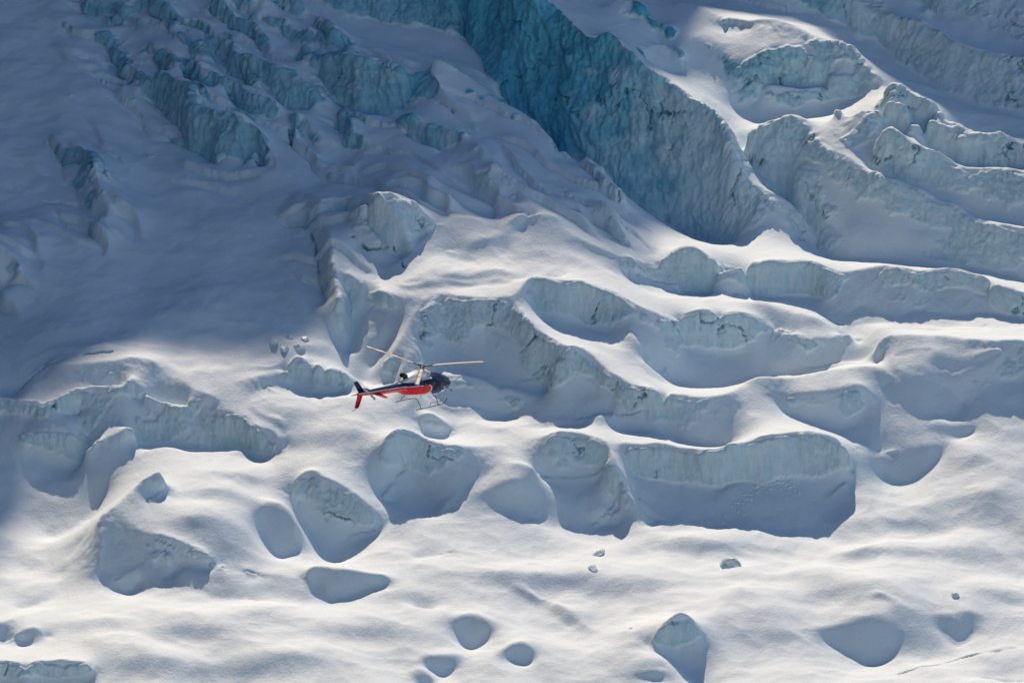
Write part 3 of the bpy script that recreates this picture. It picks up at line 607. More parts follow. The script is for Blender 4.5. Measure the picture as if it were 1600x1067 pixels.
# tuck the sheet under the detailed glacier and meet its rim
hw = half_w(np.clip(AY, MY0, MY1))
inside = np.minimum(np.minimum(hw - np.abs(AX), AY - MY0), MY1 - AY)
edge = sample(ZZ, np.clip(AX, -hw, hw), np.clip(AY, MY0, MY1))
dist = np.maximum(-inside, 0)
wgt = smooth01(dist, 28, 2)
AZ = AZ * (1 - wgt) + (edge - .15) * wgt
AZ = np.where(inside > 0, AZ - smooth01(inside, 0, 6) * 40, AZ)
ROCK = bpy.data.materials.new('dark_rock_and_snow')  # rock of the added walls, dark to cut light bounced onto the ice
ROCK.use_nodes = True
_n = ROCK.node_tree; _b = _n.nodes['Principled BSDF']
_g = _n.nodes.new('ShaderNodeNewGeometry'); _t = _n.nodes.new('ShaderNodeTexNoise'); _t.inputs['Scale'].default_value = .06; _t.inputs['Detail'].default_value = 8
_n.links.new(_g.outputs['Position'], _t.inputs['Vector'])
_s = _n.nodes.new('ShaderNodeSeparateXYZ'); _n.links.new(_g.outputs['Normal'], _s.inputs[0])
_a = _n.nodes.new('ShaderNodeMath'); _a.operation = 'MULTIPLY_ADD'; _a.inputs[1].default_value = .5
_n.links.new(_t.outputs['Fac'], _a.inputs[0]); _n.links.new(_s.outputs['Z'], _a.inputs[2])
_r = _n.nodes.new('ShaderNodeValToRGB'); _e = _r.color_ramp.elements
_e[0].position = .86; _e[0].color = (.07, .075, .085, 1); _e[1].position = .98; _e[1].color = (.85, .87, .89, 1)
_n.links.new(_a.outputs[0], _r.inputs[0]); _n.links.new(_r.outputs[0], _b.inputs['Base Color']); _b.inputs['Roughness'].default_value = .85
far = grid_mesh('unseen_shade_mountain', AX, AY, AZ, {'ice': AX * 0, 'crack': AX * 0, 'blue': AX * 0}, ROCK)
far['kind'] = 'structure'
# ------------------------------------------------------------------ fallen ice
def ice_block_material():
    m = bpy.data.materials.new('glassy_ice')
    m.use_nodes = True
    nt = m.node_tree; b = nt.nodes['Principled BSDF']
    g = nt.nodes.new('ShaderNodeNewGeometry'); n = nt.nodes.new('ShaderNodeTexNoise'); n.inputs['Scale'].default_value = 1.6; n.inputs['Detail'].default_value = 5
    nt.links.new(g.outputs['Position'], n.inputs['Vector'])
    r = nt.nodes.new('ShaderNodeValToRGB'); e = r.color_ramp.elements
    e[0].position = .35; e[0].color = (.60, .74, .78, 1); e[1].position = .65; e[1].color = (.84, .90, .91, 1)
    nt.links.new(n.outputs['Fac'], r.inputs[0]); nt.links.new(r.outputs[0], b.inputs['Base Color'])
    b.inputs['Roughness'].default_value = .35
    bp = nt.nodes.new('ShaderNodeBump'); bp.inputs['Distance'].default_value = .06; nt.links.new(n.outputs['Fac'], bp.inputs['Height']); nt.links.new(bp.outputs[0], b.inputs['Normal'])
    return m
ICE = ice_block_material()

def ice_block(u, v, size, label, seed, group=None, name='ice_block', flat=.8, cat='ice block'):
    rnd = random.Random(seed)
    p = ground_hit(u, v)
    bm = bmesh.new()
    bmesh.ops.create_icosphere(bm, subdivisions=3, radius=1.0)
    planes = []
    for _ in range(11):
        d = Vector((rnd.gauss(0, 1), rnd.gauss(0, 1), rnd.gauss(0, 1))).normalized()
        planes.append((d, rnd.uniform(.55, .85)))
    for vt in bm.verts:                      # broken faces: cut the ball with random planes
        co = vt.co.copy()
        for d, k_ in planes:
            q = co.dot(d)
            if q > k_:
                co -= d * (q - k_)
        co *= 1 + .05 * rnd.uniform(-1, 1)
        vt.co = Vector((co.x * size[0], co.y * size[1], co.z * size[2] * flat))
    me = bpy.data.meshes.new(name)
    bm.to_mesh(me); bm.free()
    me.materials.append(ICE)
    o = bpy.data.objects.new(name, me)
    col.objects.link(o)
    o.location = (p[0], p[1], p[2] + size[2] * flat * .02)
    o.rotation_euler = (rnd.uniform(-.2, .2), rnd.uniform(-.2, .2), rnd.uniform(0, 6))
    o['label'] = label; o['category'] = cat
    if group: o['group'] = group
    return o
ice_block(1142, 884, (1.15, .9, 1.0), 'rounded pale blue ice boulder alone on the sunlit snow below the long bowl', 4)
ice_block(1491, 930, (.62, .5, .42), 'small ice lump on the snow just above the rightmost shaded hollow', 9)
ice_block(936, 864, (.95, .6, .5), 'long low ice lump, upper of the pair on the lower snow', 12, 'pair of ice lumps on the lower snow')
ice_block(926, 888, (.70, .5, .45), 'small ice lump, lower of the pair on the lower snow', 15, 'pair of ice lumps on the lower snow')
ice_block(232, 245, (.75, .5, .5), 'lone ice chunk on the blue shaded slope below the upper left ice steps', 21)
ice_block(112, 150, (.42, .35, .35), 'tiny dark ice chunk on the open shaded slope at upper left', 23)
G = 'ring of ice chunks left of the helicopter'
for i, (u, v, sx, lab) in enumerate([(428, 534, .75, 'broken ice slab at the left end of the chunk ring'), (446, 545, .6, 'broken ice slab at the bottom of the chunk ring'),
                                     (466, 543, .7, 'broken ice slab at the lower right of the chunk ring'), (476, 531, .55, 'broken ice slab at the right end of the chunk ring'), (452, 528, .5, 'small ice slab inside the top of the chunk ring')]):
    ice_block(u, v, (sx, .5, .5), lab + ', on shaded snow', 40 + i, G, 'ice_chunk', .7, 'ice chunk')

def scatter(name, label, category, streaks, n, smin, smax, seed, material):
    """many small fragments nobody would count: one object"""
    rnd = random.Random(seed)
    src = bmesh.new(); bmesh.ops.create_icosphere(src, subdivisions=1, radius=1.0)
    sv = [v_.co.copy() for v_ in src.verts]; sf = [tuple(v_.index for v_ in f_.verts) for f_ in src.faces]; src.free()
    vs_, fs = [], []
    for _ in range(n):
        (u0, v0), (u1, v1), spread = rnd.choice(streaks)
        t_ = rnd.random()
        p = ground_hit(u0 + (u1 - u0) * t_ + rnd.gauss(0, spread), v0 + (v1 - v0) * t_ + rnd.gauss(0, spread * .6))
        r_ = smin + (smax - smin) * rnd.random() ** 2.5
        o_ = len(vs_)
        sc = (r_ * rnd.uniform(.7, 1.3), r_ * rnd.uniform(.7, 1.3), r_ * rnd.uniform(.5, .9))
        for c in sv:
            k_ = rnd.uniform(.75, 1.15)
            vs_.append((p[0] + c.x * sc[0] * k_, p[1] + c.y * sc[1] * k_, p[2] + c.z * sc[2] * k_ + r_ * .1))
        fs += [tuple(i + o_ for i in f_) for f_ in sf]
    me = bpy.data.meshes.new(name); me.from_pydata(vs_, [], fs); me.materials.append(material)
    o = bpy.data.objects.new(name, me); col.objects.link(o)
    o['kind'] = 'stuff'; o['label'] = label; o['category'] = category
    return o
CRUMB = mat('loose_snow', (.80, .89, .915), .7, 0, .2)
scatter('snow_crumbs', 'crumbly slide tracks of loose snow down the shaded wall of the long bowl', 'snow', [((1215, 748), (1120, 815), 7), ((1190, 752), (1150, 800), 9), ((1240, 752), (1230, 765), 8)], 260, .05, .20, 3, CRUMB)
# ------------------------------------------------------------------ helicopter (local axes: +X nose, +Y left, +Z up, skids stand at z = 0)
NAVY = mat('navy_paint', (.008, .028, .10), .35); RED = mat('red_paint', (.78, .004, .014), .4); WHITE = mat('white_paint', (.80, .80, .78), .30)
for m_ in (NAVY, RED, WHITE):
    m_.node_tree.nodes['Principled BSDF'].inputs['Coat Weight'].default_value = .15; m_.node_tree.nodes['Principled BSDF'].inputs['Specular IOR Level'].default_value = .3
BLACK = mat('black_rubber', (.012, .012, .013), .6); METAL = mat('grey_metal', (.35, .36, .37), .4, .8); DARKM = mat('dark_tube', (.16, .165, .17), .45, .3)
CREAM = mat('cream_blade', (.78, .70, .55), .45); AMBER = mat('amber_blade_band', (.56, .40, .20), .5); GREYB = mat('grey_blade_band', (.42, .43, .44), .5)
BEIGE = mat('beige_upholstery', (.46, .38, .29), .8)
def glass_mat():
    m = bpy.data.materials.new('tinted_glass'); m.use_nodes = True
    nt = m.node_tree; b = nt.nodes['Principled BSDF']; out = nt.nodes['Material Output']
    b.inputs['Base Color'].default_value = (.02, .035, .05, 1); b.inputs['Roughness'].default_value = .04
    t = nt.nodes.new('ShaderNodeBsdfTransparent'); t.inputs[0].default_value = (.55, .66, .74, 1)
    x = nt.nodes.new('ShaderNodeMixShader'); x.inputs[0].default_value = .42
    nt.links.new(t.outputs[0], x.inputs[1]); nt.links.new(b.outputs[0], x.inputs[2]); nt.links.new(x.outputs[0], out.inputs[0])
    return m
GLASS = glass_mat()

heli = bpy.data.objects.new('helicopter', None); heli.empty_display_size = 1
col.objects.link(heli)
heli['label'] = 'navy, red and white helicopter flying in front of the glacier'
heli['category'] = 'helicopter'

def part(name, verts, faces, mats, parent, idx=None, smooth=True):
    me = bpy.data.meshes.new(name)
    me.from_pydata([tuple(v) for v in verts], [], faces)
    for m_ in (mats if isinstance(mats, (list, tuple)) else [mats]):
        me.materials.append(m_)
    if idx is not None:
        me.polygons.foreach_set('material_index', idx)
    me.polygons.foreach_set('use_smooth', [smooth] * len(faces))
    me.update()
    o = bpy.data.objects.new(name, me)
    col.objects.link(o)
    o.parent = parent
    return o

def tube(pts, rad, n=8):
    vs_, fs = [], []
    P = [Vector(p) for p in pts]
    rads = rad if isinstance(rad, (list, tuple)) else [rad] * len(P)
    for i, p in enumerate(P):
        t = (P[min(i + 1, len(P) - 1)] - P[max(i - 1, 0)]).normalized()
        a = t.orthogonal().normalized(); a = (Vector((0, 0, 1)).cross(t)).normalized() if abs(t.z) < .95 else a
        b = t.cross(a)
        for k_ in range(n):
            an = 2 * math.pi * k_ / n
            vs_.append(p + (a * math.cos(an) + b * math.sin(an)) * rads[i])
    for i in range(len(P) - 1):
        for k_ in range(n):
            fs.append((i * n + k_, i * n + (k_ + 1) % n, (i + 1) * n + (k_ + 1) % n, (i + 1) * n + k_))
    fs.append(tuple(range(n))[::-1]); fs.append(tuple(range((len(P) - 1) * n, len(P) * n)))
    return vs_, fs

def merge(*items):
    vs_, fs = [], []
    for v_, f_ in items:
        o_ = len(vs_); vs_ += list(v_); fs += [tuple(i + o_ for i in q) for q in f_]
    return vs_, fs

def slab(outline, axis, half):
    """solid plate from a closed outline in two axes, thickness along the third, bevelled to a thin edge"""
    n = len(outline); vs_ = []
    cxo = sum(p[0] for p in outline) / n; cyo = sum(p[1] for p in outline) / n
    for sgn, k_, hh in ((-1, 1, .25), (-1, .86, 1), (1, .86, 1), (1, 1, .25)):
        for a, b in outline:
            a2 = cxo + (a - cxo) * k_; b2 = cyo + (b - cyo) * k_
            c = sgn * half * hh
            vs_.append((a2, c, b2) if axis == 'y' else (a2, b2, c))
    fs = []
    for r_ in range(3):
        for i in range(n):
            j = (i + 1) % n
            fs.append((r_ * n + i, r_ * n + j, (r_ + 1) * n + j, (r_ + 1) * n + i))
    fs.append((3 * n + 0,) and tuple(2 * n + i for i in range(n)))
    fs.append(tuple(1 * n + i for i in range(n))[::-1])
    fs.append(tuple(3 * n + i for i in range(n))); fs.append(tuple(i for i in range(n))[::-1])
    return vs_, fs[:3 * n] + fs[-2:]

# --- fuselage loft
SEC = [(3.34, .02, 1.30, 1.36, 2.0), (3.26, .22, 1.14, 1.52, 2.0), (3.05, .44, .99, 1.74, 2.1), (2.70, .64, .87, 1.97, 2.2), (2.20, .80, .78, 2.18, 2.4), (1.60, .90, .72, 2.32, 2.7),
       (.8, .94, .69, 2.38, 2.9), (0, .94, .69, 2.40, 2.9), (-.8, .92, .73, 2.38, 2.8), (-1.4, .82, .86, 2.32, 2.6), (-1.9, .64, 1.06, 2.24, 2.4), (-2.35, .46, 1.29, 2.15, 2.2), (-2.75, .37, 1.43, 2.09, 2.0),
       (-4.2, .31, 1.50, 2.08, 2.0), (-5.6, .24, 1.64, 2.07, 2.0), (-6.7, .17, 1.76, 2.05, 2.0), (-7.05, .10, 1.84, 2.01, 2.0)]
SECA = np.array(SEC)[::-1]
xs = np.concatenate([np.linspace(-7.05, -2.75, 74), np.linspace(-2.69, 3.2, 112), np.array([3.25, 3.29, 3.32, 3.34])])
def pchip(x, xp, fp):
    # monotone cubic so the loft has no kinks
    h_ = np.diff(xp); dl = np.diff(fp) / h_; m_ = np.zeros_like(fp)
    m_[1:-1] = np.where(dl[:-1] * dl[1:] > 0, 2 * dl[:-1] * dl[1:] / (dl[:-1] + dl[1:] + 1e-12), 0); m_[0] = dl[0]; m_[-1] = dl[-1]
    i = np.clip(np.searchsorted(xp, x) - 1, 0, len(xp) - 2); t = (x - xp[i]) / h_[i]
    return (2 * t ** 3 - 3 * t ** 2 + 1) * fp[i] + (t ** 3 - 2 * t ** 2 + t) * h_[i] * m_[i] + (-2 * t ** 3 + 3 * t ** 2) * fp[i + 1] + (t ** 3 - t ** 2) * h_[i] * m_[i + 1]
prm = [pchip(xs, SECA[:, 0], SECA[:, k_]) for k_ in range(1, 5)]
NC = 80
LV = []
for x, hw_, zb, zt, ex in zip(xs, *prm):
    for k_ in range(NC):
        an = 2 * math.pi * k_ / NC
        c, s_ = math.cos(an), math.sin(an)
        yy = math.copysign(abs(c) ** (2 / ex), c) * hw_
        zz = (zb + zt) / 2 + math.copysign(abs(s_) ** (2 / ex), s_) * (zt - zb) / 2
        LV.append(Vector((x, yy, zz)))
LF = {}
def zone(x, y, z):
    """which piece and paint a patch of skin belongs to"""
    ay = abs(y)
    # windscreen: bubble front above the chin line
    if x > 1.55:
        top = 2.26 - .06 * (x - 1.55)
        if z > 1.30 + .10 * (3.3 - x) * .4 and x > 1.72 + .10 * max(0, z - 1.3) and ay > .05 and z < top:
            if not (1.70 < x < 1.80):
                return 'windscreen'
        if 2.35 < x < 3.05 and .98 < z < 1.24 and ay > .16:
            return 'chin_window'
    if .48 < x < 1.62 and 1.40 < z < 2.22 and ay > .55: 
        return 'front_window' if 1.50 > x > .60 and z > 1.46 and z < 2.14 else 'front_door'
    if .48 < x < 1.62 and .98 < z <= 1.40 and ay > .5:
        return 'front_door'
    if -.62 < x < .40 and 1.88 < z < 2.18 and ay > .55:
        return 'rear_window'
    # paint
    ztop = float(np.interp(x, [-7, -6.7, -2.75, -.6, 0], [1.95, 1.95, 1.86, 1.88, 1.88]))
    zbot = float(np.interp(x, [-7, -2.4, -1.7, -.8, 0], [1.0, 1.0, 1.24, 1.20, 1.20]))
    if x > -.2:
        k2 = math.sqrt(max(0, 1 - ((x + .2) / .48) ** 2)) if x < .28 else 0
        if k2 and abs(z - 1.53) < .33 * k2: return 'red'
        k3 = math.sqrt(max(0, 1 - ((x + .2) / .58) ** 2)) if x < .38 else 0
        if k3 and abs(z - 1.53) < .40 * k3: return 'white'
    else:
        if zbot < z < ztop: return 'red'
        if zbot - .07 < z < ztop + .06: return 'white'
    if z < 1.53:
        return 'white' if (z < 1.16 or x < .3) else 'navy'
    if z > 2.16 and x < .55 and ay < .7: return 'white'
    return 'navy'
groups = {}
for i in range(len(xs) - 1):
    for k_ in range(NC):
        q = (i * NC + k_, i * NC + (k_ + 1) % NC, (i + 1) * NC + (k_ + 1) % NC, (i + 1) * NC + k_)
        c = (LV[q[0]] + LV[q[1]] + LV[q[2]] + LV[q[3]]) / 4
        zn = zone(c.x, c.y, c.z)
        side = 'R' if c.y < 0 else 'L'
        if zn in ('navy', 'white', 'red'):
            key = 'tail_boom' if c.x < -2.72 else 'fuselage'
        else:
            key = zn + side
        groups.setdefault(key, []).append((q, zn))
PM = [NAVY, WHITE, RED, GLASS]; PI = {'navy': 0, 'white': 1, 'red': 2}
def skin(key, name, parent, default, off=0.0):
    used = {}; vs_, fs, idx = [], [], []
    for q, zn in groups[key]:
        f = []
        for i in q:
            if i not in used:
                used[i] = len(vs_)
                p = LV[i].copy()
                if off:
                    c = Vector((p.x, 0, 1.55)); p = p + (p - c).normalized() * off
                vs_.append(p)
            f.append(used[i])
        fs.append(tuple(f)); idx.append(PI.get(zn, default))
    return part(name, vs_, fs, PM, parent, idx)
fus = skin('fuselage', 'fuselage', heli, 0)
boom = skin('tail_boom', 'tail_boom', heli, 0)
part('tail_cap', *tube([(-7.05, 0, 1.925), (-7.12, 0, 1.93)], [.09, .05]), NAVY, boom)
for sd_ in 'RL':
    door = skin('front_door' + sd_, 'door', heli, 0, .012)
    skin('front_window' + sd_, 'door_window', door, 3, .004)
    sg = -1 if sd_ == 'R' else 1
    part('door_handle', *tube([(.62, sg * .955, 1.36), (.78, sg * .955, 1.36)], .018), BLACK, door)
    skin('rear_window' + sd_, 'cabin_window', heli, 3, .004)
    skin('windscreen' + sd_, 'windscreen', heli, 3, .004)
    skin('chin_window' + sd_, 'chin_window', heli, 3, .004)
# dark filler neck cap and panel on the red flank
for sg in (-1, 1):
    part('fuel_cap', *tube([(-.55, sg * .90, 1.52), (-.55, sg * .945, 1.52)], .06, 12), BLACK, fus)

# --- engine cowling
CS = [(.95, .10, 2.30, 2.42), (.75, .30, 2.28, 2.62), (.45, .42, 2.26, 2.78), (0, .48, 2.24, 2.84), (-.7, .50, 2.22, 2.80), (-1.3, .48, 2.20, 2.70), (-1.75, .42, 2.16, 2.56), (-2.1, .30, 2.10, 2.36), (-2.3, .16, 2.08, 2.22)]
cv, cf = [], []
for x, w_, zb, zt in CS:
    for k_ in range(24):
        an = 2 * math.pi * k_ / 24
        c, s_ = math.cos(an), math.sin(an)
        cv.append((x, math.copysign(abs(c) ** .7, c) * w_, (zb + zt) / 2 + math.copysign(abs(s_) ** .75, s_) * (zt - zb) / 2))
for i in range(len(CS) - 1):
    for k_ in range(24):
        cf.append((i * 24 + k_, (i + 1) * 24 + k_, (i + 1) * 24 + (k_ + 1) % 24, i * 24 + (k_ + 1) % 24))
cf += [tuple(range(24)), tuple(range(len(CS) * 24 - 24, len(CS) * 24))[::-1]]
cowl = part('engine_cowling', cv, cf, WHITE, heli)
for sg in (-1, 1):
    part('air_intake', *slab([(-1.05, 2.56), (-.62, 2.60), (-.62, 2.72), (-1.0, 2.70)], 'y', .03), BLACK, cowl).location = (0, sg * .46, 0)
    part('cooling_vent', *slab([(-.95, 2.36), (-.72, 2.38), (-.72, 2.45), (-.95, 2.43)], 'y', .02), BLACK, cowl).location = (0, sg * .50, 0)
part('exhaust_pipe', *merge(tube([(-1.75, 0, 2.40), (-1.95, 0, 2.62), (-2.12, 0, 2.72), (-2.30, 0, 2.74)], [.17, .18, .19, .20], 14), tube([(-1.70, 0, 2.38), (-1.78, .0, 2.66)], [.12, .15], 12)), BLACK, heli)

# --- rotor
part('rotor_mast', *merge(tube([(0, 0, 2.75), (0, 0, 3.12)], [.16, .07], 14), tube([(.16, .1, 2.8), (.14, .1, 3.05)], .022), tube([(-.16, .1, 2.8), (-.14, .1, 3.05)], .022), tube([(.0, -.18, 2.8), (.0, -.15, 3.05)], .022), tube([(0, 0, 2.93), (0, 0, 2.98)], [.22, .22], 16)), METAL, heli)
hub_v = [tube([(0, 0, 3.06), (0, 0, 3.20)], [.17, .12], 16)]
BA = [R(218.9), R(338.9), R(98.9)]
for a in BA:
    c, s_ = math.cos(a), math.sin(a)
    hub_v.append(tube([(0, 0, 3.13), (.55 * c, .55 * s_, 3.15), (.85 * c, .85 * s_, 3.165)], [.10, .075, .06], 8))
part('rotor_hub', *merge(*hub_v), DARKM, heli)
bands = [[(1.25, 1), (1.8, 0), (2.4, 3), (3.0, 0), (3.6, 3), (4.2, 0), (5.35, 0)], [(1.0, 1), (5.35, 0)], [(1.3, 1), (2.4, 2), (3.0, 0), (3.7, 2), (4.4, 0), (4.9, 2), (5.35, 0)]]
for bi, a in enumerate(BA):
    c, s_ = math.cos(a), math.sin(a)
    vs_, fs, idx = [], [], []
    rs = np.linspace(.75, 5.35, 47)
    for r_ in rs:
        ch_ = .12 + .27 * float(smooth01(np.array(r_), .8, 1.35))
        zz = 3.15 + (r_ - .6) * math.tan(R(3.0)) - .006 * (r_ - 1) ** 2
        for fa, ft in ((.5, 0), (.25, .5), (0, .6), (-.5, 0), (0, -.4), (.25, -.4)):
            # thin aerofoil, leading edge at +fa
            w_ = fa * ch_; tz = ft * .055
            vs_.append((c * r_ - s_ * w_, s_ * r_ + c * w_, zz + tz + w_ * .06))
    for i in range(len(rs) - 1):
        rm = (rs[i] + rs[i + 1]) / 2
        mi = next(m_ for lim, m_ in bands[bi] if rm <= lim)
        for k_ in range(6):
            fs.append((i * 6 + k_, i * 6 + (k_ + 1) % 6, (i + 1) * 6 + (k_ + 1) % 6, (i + 1) * 6 + k_)); idx.append(1 if (k_ == 0 and bi == 0) else mi)
    fs += [tuple(range(6))[::-1], tuple(range(46 * 6, 47 * 6))]; idx += [1, 1]
    part('rotor_blade', vs_, fs, [CREAM, WHITE, AMBER, GREYB], heli, idx)

# --- tail
part('tail_fin', *slab([(-6.25, 1.98), (-6.95, 1.98), (-7.66, 2.98), (-7.36, 3.04), (-7.20, 2.98)], 'y', .05), NAVY, heli)
part('tail_fin', *slab([(-6.45, 1.86), (-7.05, 1.88), (-7.22, .80), (-6.86, .74), (-6.75, .9)], 'y', .05), RED, heli)
part('tail_bumper', *tube([(-6.95, 0, .80), (-7.15, 0, .66), (-7.45, 0, .60)], [.025, .022, .018]), DARKM, heli)
part('tail_stinger', *tube([(-7.05, 0, 1.92), (-7.75, 0, 1.90)], [.06, .02]), NAVY, heli)
for sg in (-1, 1):
    v_, f_ = slab([(-5.38, 0), (-5.30, sg * 1.27), (-4.93, sg * 1.27), (-4.80, 0)], 'z', .035)
    o = part('stabilizer', v_, f_, [RED, NAVY], heli)
    if sg < 0:
        v2, f2 = slab([(-5.39, -.12), (-5.355, -.62), (-4.855, -.62), (-4.80, -.12)], 'z', .042)
        part('stabilizer_band', v2, f2, NAVY, o)
    o.location = (0, 0, 1.72)
part('tail_rotor_gearbox', *tube([(-6.12, -.08, 1.92), (-6.12, -.36, 1.92)], [.11, .07], 12), METAL, heli)
for sg in (-1, 1):
    dx_, dz_ = .79 * sg, -.61 * sg
    nx_, nz_ = .61, .79
    vs_ = []
    for yy in (-.015, .015):
        for r_, w_ in ((.06, .05), (.25, .09), (.93, .095)):
            for e_ in (-1, 1):
                vs_.append((-6.12 + dx_ * r_ + nx_ * w_ * e_, -.36 + yy, 1.92 + dz_ * r_ + nz_ * w_ * e_))
    fs = [(0, 1, 3, 2), (2, 3, 5, 4), (6, 8, 9, 7), (8, 10, 11, 9), (0, 2, 8, 6), (2, 4, 10, 8), (1, 7, 9, 3), (3, 9, 11, 5), (4, 5, 11, 10), (0, 6, 7, 1)]
    part('tail_rotor_blade', vs_, fs, GREYB, heli, None, False)

# --- landing gear
for sg in (-1, 1):
    sk = part('skid', *tube([(-1.35, sg * 1.10, .06), (1.45, sg * 1.10, .06), (1.75, sg * 1.10, .12), (2.0, sg * 1.10, .30), (2.12, sg * 1.09, .48)], .036), DARKM, heli)
    part('step', *merge(tube([(.15, sg * 1.16, .42), (1.35, sg * 1.16, .42)], .028), tube([(.2, sg * 1.16, .42), (.2, sg * 1.11, .08)], .02), tube([(1.3, sg * 1.16, .42), (1.3, sg * 1.11, .08)], .02)), METAL, sk)
for x in (1.15, -.85):
    part('cross_tube', *tube([(x, -1.10, .08), (x, -.98, .34), (x, -.70, .62), (x, -.40, .74), (x, .40, .74), (x, .70, .62), (x, .98, .34), (x, 1.10,   .08)], .03), DARKM, heli)
part('nose_mirror', *merge(tube([(2.85, -.42, .98), (3.0, -.62, .86)], .014), tube([(3.0, -.60, .86), (3.02, -.70, .86)], .05)), BLACK, heli)
part('antenna', *tube([(.9, .0, 2.38), (.82, 0, 2.62)], [.02, .008]), BLACK, heli)
part('antenna', *tube([(1.35, .2, 2.33), (1.25, .2, 2.50)], [.02, .008]), BLACK, heli)

# --- cabin interior
def box(x0, x1, y0, y1, z0, z1):
    v_ = [(x, y, z) for x in (x0, x1) for y in (y0, y1) for z in (z0, z1)]
    return v_, [(0, 1, 3, 2), (4, 6, 7, 5), (0, 4, 5, 1), (2, 3, 7, 6), (0, 2, 6, 4), (1, 5, 7, 3)]
part('cabin_floor', *box(-.7, 2.5, -.6, .6, .92, .96), DARKM, heli)
part('rear_bulkhead', *box(-.72, -.66, -.85, .85, .96, 2.3), DARKM, heli)
part('instrument_panel', *box(2.15, 2.35, -.1, .5, .96, 1.55), BLACK, heli)
for (x, y) in ((.95, -.38), (.95, .38), (-.35, -.5), (-.35, 0), (-.35, .5)):
    st = part('seat', *merge(box(x - .22, x + .28, y - .22, y + .22, 1.10, 1.28)), BEIGE, heli)
    part('seat_back', *box(x - .30, x - .20, y - .22, y + .22, 1.28, 1.95), BEIGE, st)

# --- lettering
def lettering(txt, size, parent, mtx, material):
    cu = bpy.data.curves.new('lettering', 'FONT'); cu.body = txt; cu.size = size; cu.extrude = .002; cu.align_x = 'CENTER'; cu.align_y = 'CENTER'
    ob = bpy.data.objects.new('lettering', cu); col.objects.link(ob)
    bpy.context.view_layer.update()
    me = bpy.data.meshes.new_from_object(ob.evaluated_get(bpy.context.evaluated_depsgraph_get()))
    bpy.data.objects.remove(ob); bpy.data.curves.remove(cu)
    me.materials.append(material)
    o = bpy.data.objects.new('lettering', me); col.objects.link(o)
    o.parent = parent; o.matrix_local = mtx
    return o
def side_mtx(x, y, z, sg, slope=0.0, lean=0.0):
    # text plane on the flank: reads towards the nose on the right side, towards the tail on the left side
    ex = Vector((1, 0, -slope)).normalized() if sg < 0 else Vector((-1, 0, slope)).normalized()
    ez = Vector((0, sg, 0)); ey = ez.cross(ex)
    M = Matrix((ex, ey, ez)).transposed().to_4x4(); M.translation = (x, y, z)
    return M @ Matrix.Rotation(lean, 4, 'X')
def flank_y(x, z):
    hw_, zb, zt, ex = [float(pchip(np.array([x]), SECA[:, 0], SECA[:, k_])[0]) for k_ in range(1, 5)]
    q = min(1.0, abs(z - (zb + zt) / 2) / ((zt - zb) / 2))
    return hw_ * (1 - q ** ex) ** (1 / ex)
for sg in (-1, 1):
    t_ = lettering('helicopter.co.nz', .36, boom, Matrix(), WHITE)
    w_ = max(v_.co.x for v_ in t_.data.vertices)
    for v_ in t_.data.vertices:                 # lay the letters on the flank
        x = -3.15 - sg * v_.co.x / w_ * 1.08
        z = 1.70 + .02 * (-3.15 - x) + v_.co.y * .78
        v_.co = (x, sg * (flank_y(x, z) + .012), z)
    lettering('DV', .34, cowl, side_mtx(.28, sg * .50, 2.56, sg), BLACK)

# --- place it: hub where the photograph shows it, 300 m off
cam_r, cam_u, cam_b = Vector((1, 0, 0)), Vector((0, SP, CP)), Vector((0, -CP, SP))
def cam_vec(a, b, c):
    return cam_r * a + cam_u * b + cam_b * c
fwd = cam_vec(.67, .14, -.73).normalized()
up_ = cam_vec(.11, .948, .30); up_ = (up_ - fwd * up_.dot(fwd)).normalized()
left = up_.cross(fwd)
hub_w = cam_b * -300 + cam_r * ((660 - 800) / 20) + cam_u * ((533.5 - 572) / 20)
Rm = Matrix((fwd, left, up_)).transposed().to_4x4()
Mh = Rm.copy(); Mh.translation = hub_w - up_ * 3.13
heli.matrix_world = Mh

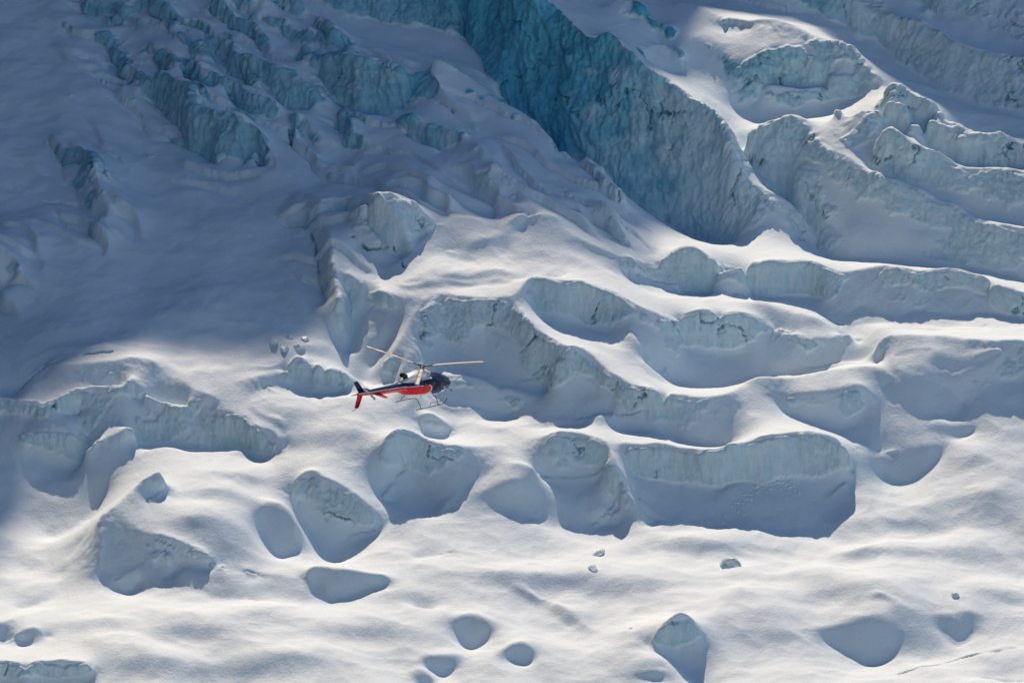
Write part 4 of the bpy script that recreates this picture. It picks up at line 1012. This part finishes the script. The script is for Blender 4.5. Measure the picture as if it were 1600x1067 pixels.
# --- person at the controls (right-hand front seat), one continuous body
def person(loc, label):
    J = {'pelvis': (0, 0, 0, .15, .13), 'waist': (0, 0, .18, .14, .11), 'chest': (.0, 0, .40, .18, .12), 'neck': (.02, 0, .56, .06, .06), 'head0': (.04, 0, .64, .07, .08), 'head': (.05, 0, .74, .09, .11), 'crown': (.04, 0, .85, .06, .07),
         'shL': (0, .19, .48, .07, .07), 'elL': (.12, .25, .22, .05, .05), 'haL': (.38, .18, .20, .035, .035), 'fiL': (.46, .16, .22, .022, .03),
         'shR': (0, -.19, .48, .07, .07), 'elR': (.10, -.25, .22, .05, .05), 'haR': (.36, -.10, .16, .035, .035), 'fiR': (.44, -.06, .17, .022, .03),
         'hiL': (.05, .10, -.02, .10, .10), 'knL': (.46, .13, .06, .075, .075), 'anL': (.66, .13, -.26, .05, .05), 'toL': (.82, .13, -.28, .04, .035),
         'hiR': (.05, -.10, -.02, .10, .10), 'knR': (.46, -.13, .06, .075, .075), 'anR': (.66, -.13, -.26, .05, .05), 'toR': (.82, -.13, -.28, .04, .035)}
    E = [('pelvis', 'waist'), ('waist', 'chest'), ('chest', 'neck'), ('neck', 'head0'), ('head0', 'head'), ('head', 'crown'), ('chest', 'shL'), ('shL', 'elL'), ('elL', 'haL'), ('haL', 'fiL'), ('chest', 'shR'), ('shR', 'elR'), ('elR', 'haR'), ('haR', 'fiR'),
         ('pelvis', 'hiL'), ('hiL', 'knL'), ('knL', 'anL'), ('anL', 'toL'), ('pelvis', 'hiR'), ('hiR', 'knR'), ('knR', 'anR'), ('anR', 'toR')]
    ks = list(J)
    me = bpy.data.meshes.new('person')
    me.from_pydata([J[k_][:3] for k_ in ks], [(ks.index(a), ks.index(b)) for a, b in E], [])
    o = bpy.data.objects.new('person', me); col.objects.link(o)
    sm = o.modifiers.new('skin', 'SKIN'); ss = o.modifiers.new('sub', 'SUBSURF'); ss.levels = ss.render_levels = 2
    for i, k_ in enumerate(ks):
        me.skin_vertices[0].data[i].radius = J[k_][3:5]
    me.skin_vertices[0].data[0].use_root = True
    bpy.context.view_layer.update()
    nm = bpy.data.meshes.new_from_object(o.evaluated_get(bpy.context.evaluated_depsgraph_get()))
    o.modifiers.clear(); o.data = nm; bpy.data.meshes.remove(me); nm.name = 'person'
    nm.materials.clear()
    for m_ in (mat('grey_shirt', (.42, .43, .45), .85), mat('skin_tone', (.50, .30, .21), .55), mat('dark_trousers', (.04, .045, .06), .85), mat('dark_hair', (.03, .022, .018), .7)):
        nm.materials.append(m_)
    for p_ in nm.polygons:
        c = p_.center
        i = 0
        if c.z > .56: i = 3 if (c.z > .80 or c.x < .01) else 1
        elif c.x > .33 and c.z > .12 and abs(c.y) < .24: i = 1
        elif c.z < .08: i = 2
        p_.material_index = i; p_.use_smooth = True
    o['label'] = label; o['category'] = 'person'
    o.matrix_world = Mh @ Matrix.Translation(loc)
    return o
person((.92, -.38, 1.42), 'person in a grey shirt seated at the controls inside the helicopter cabin')
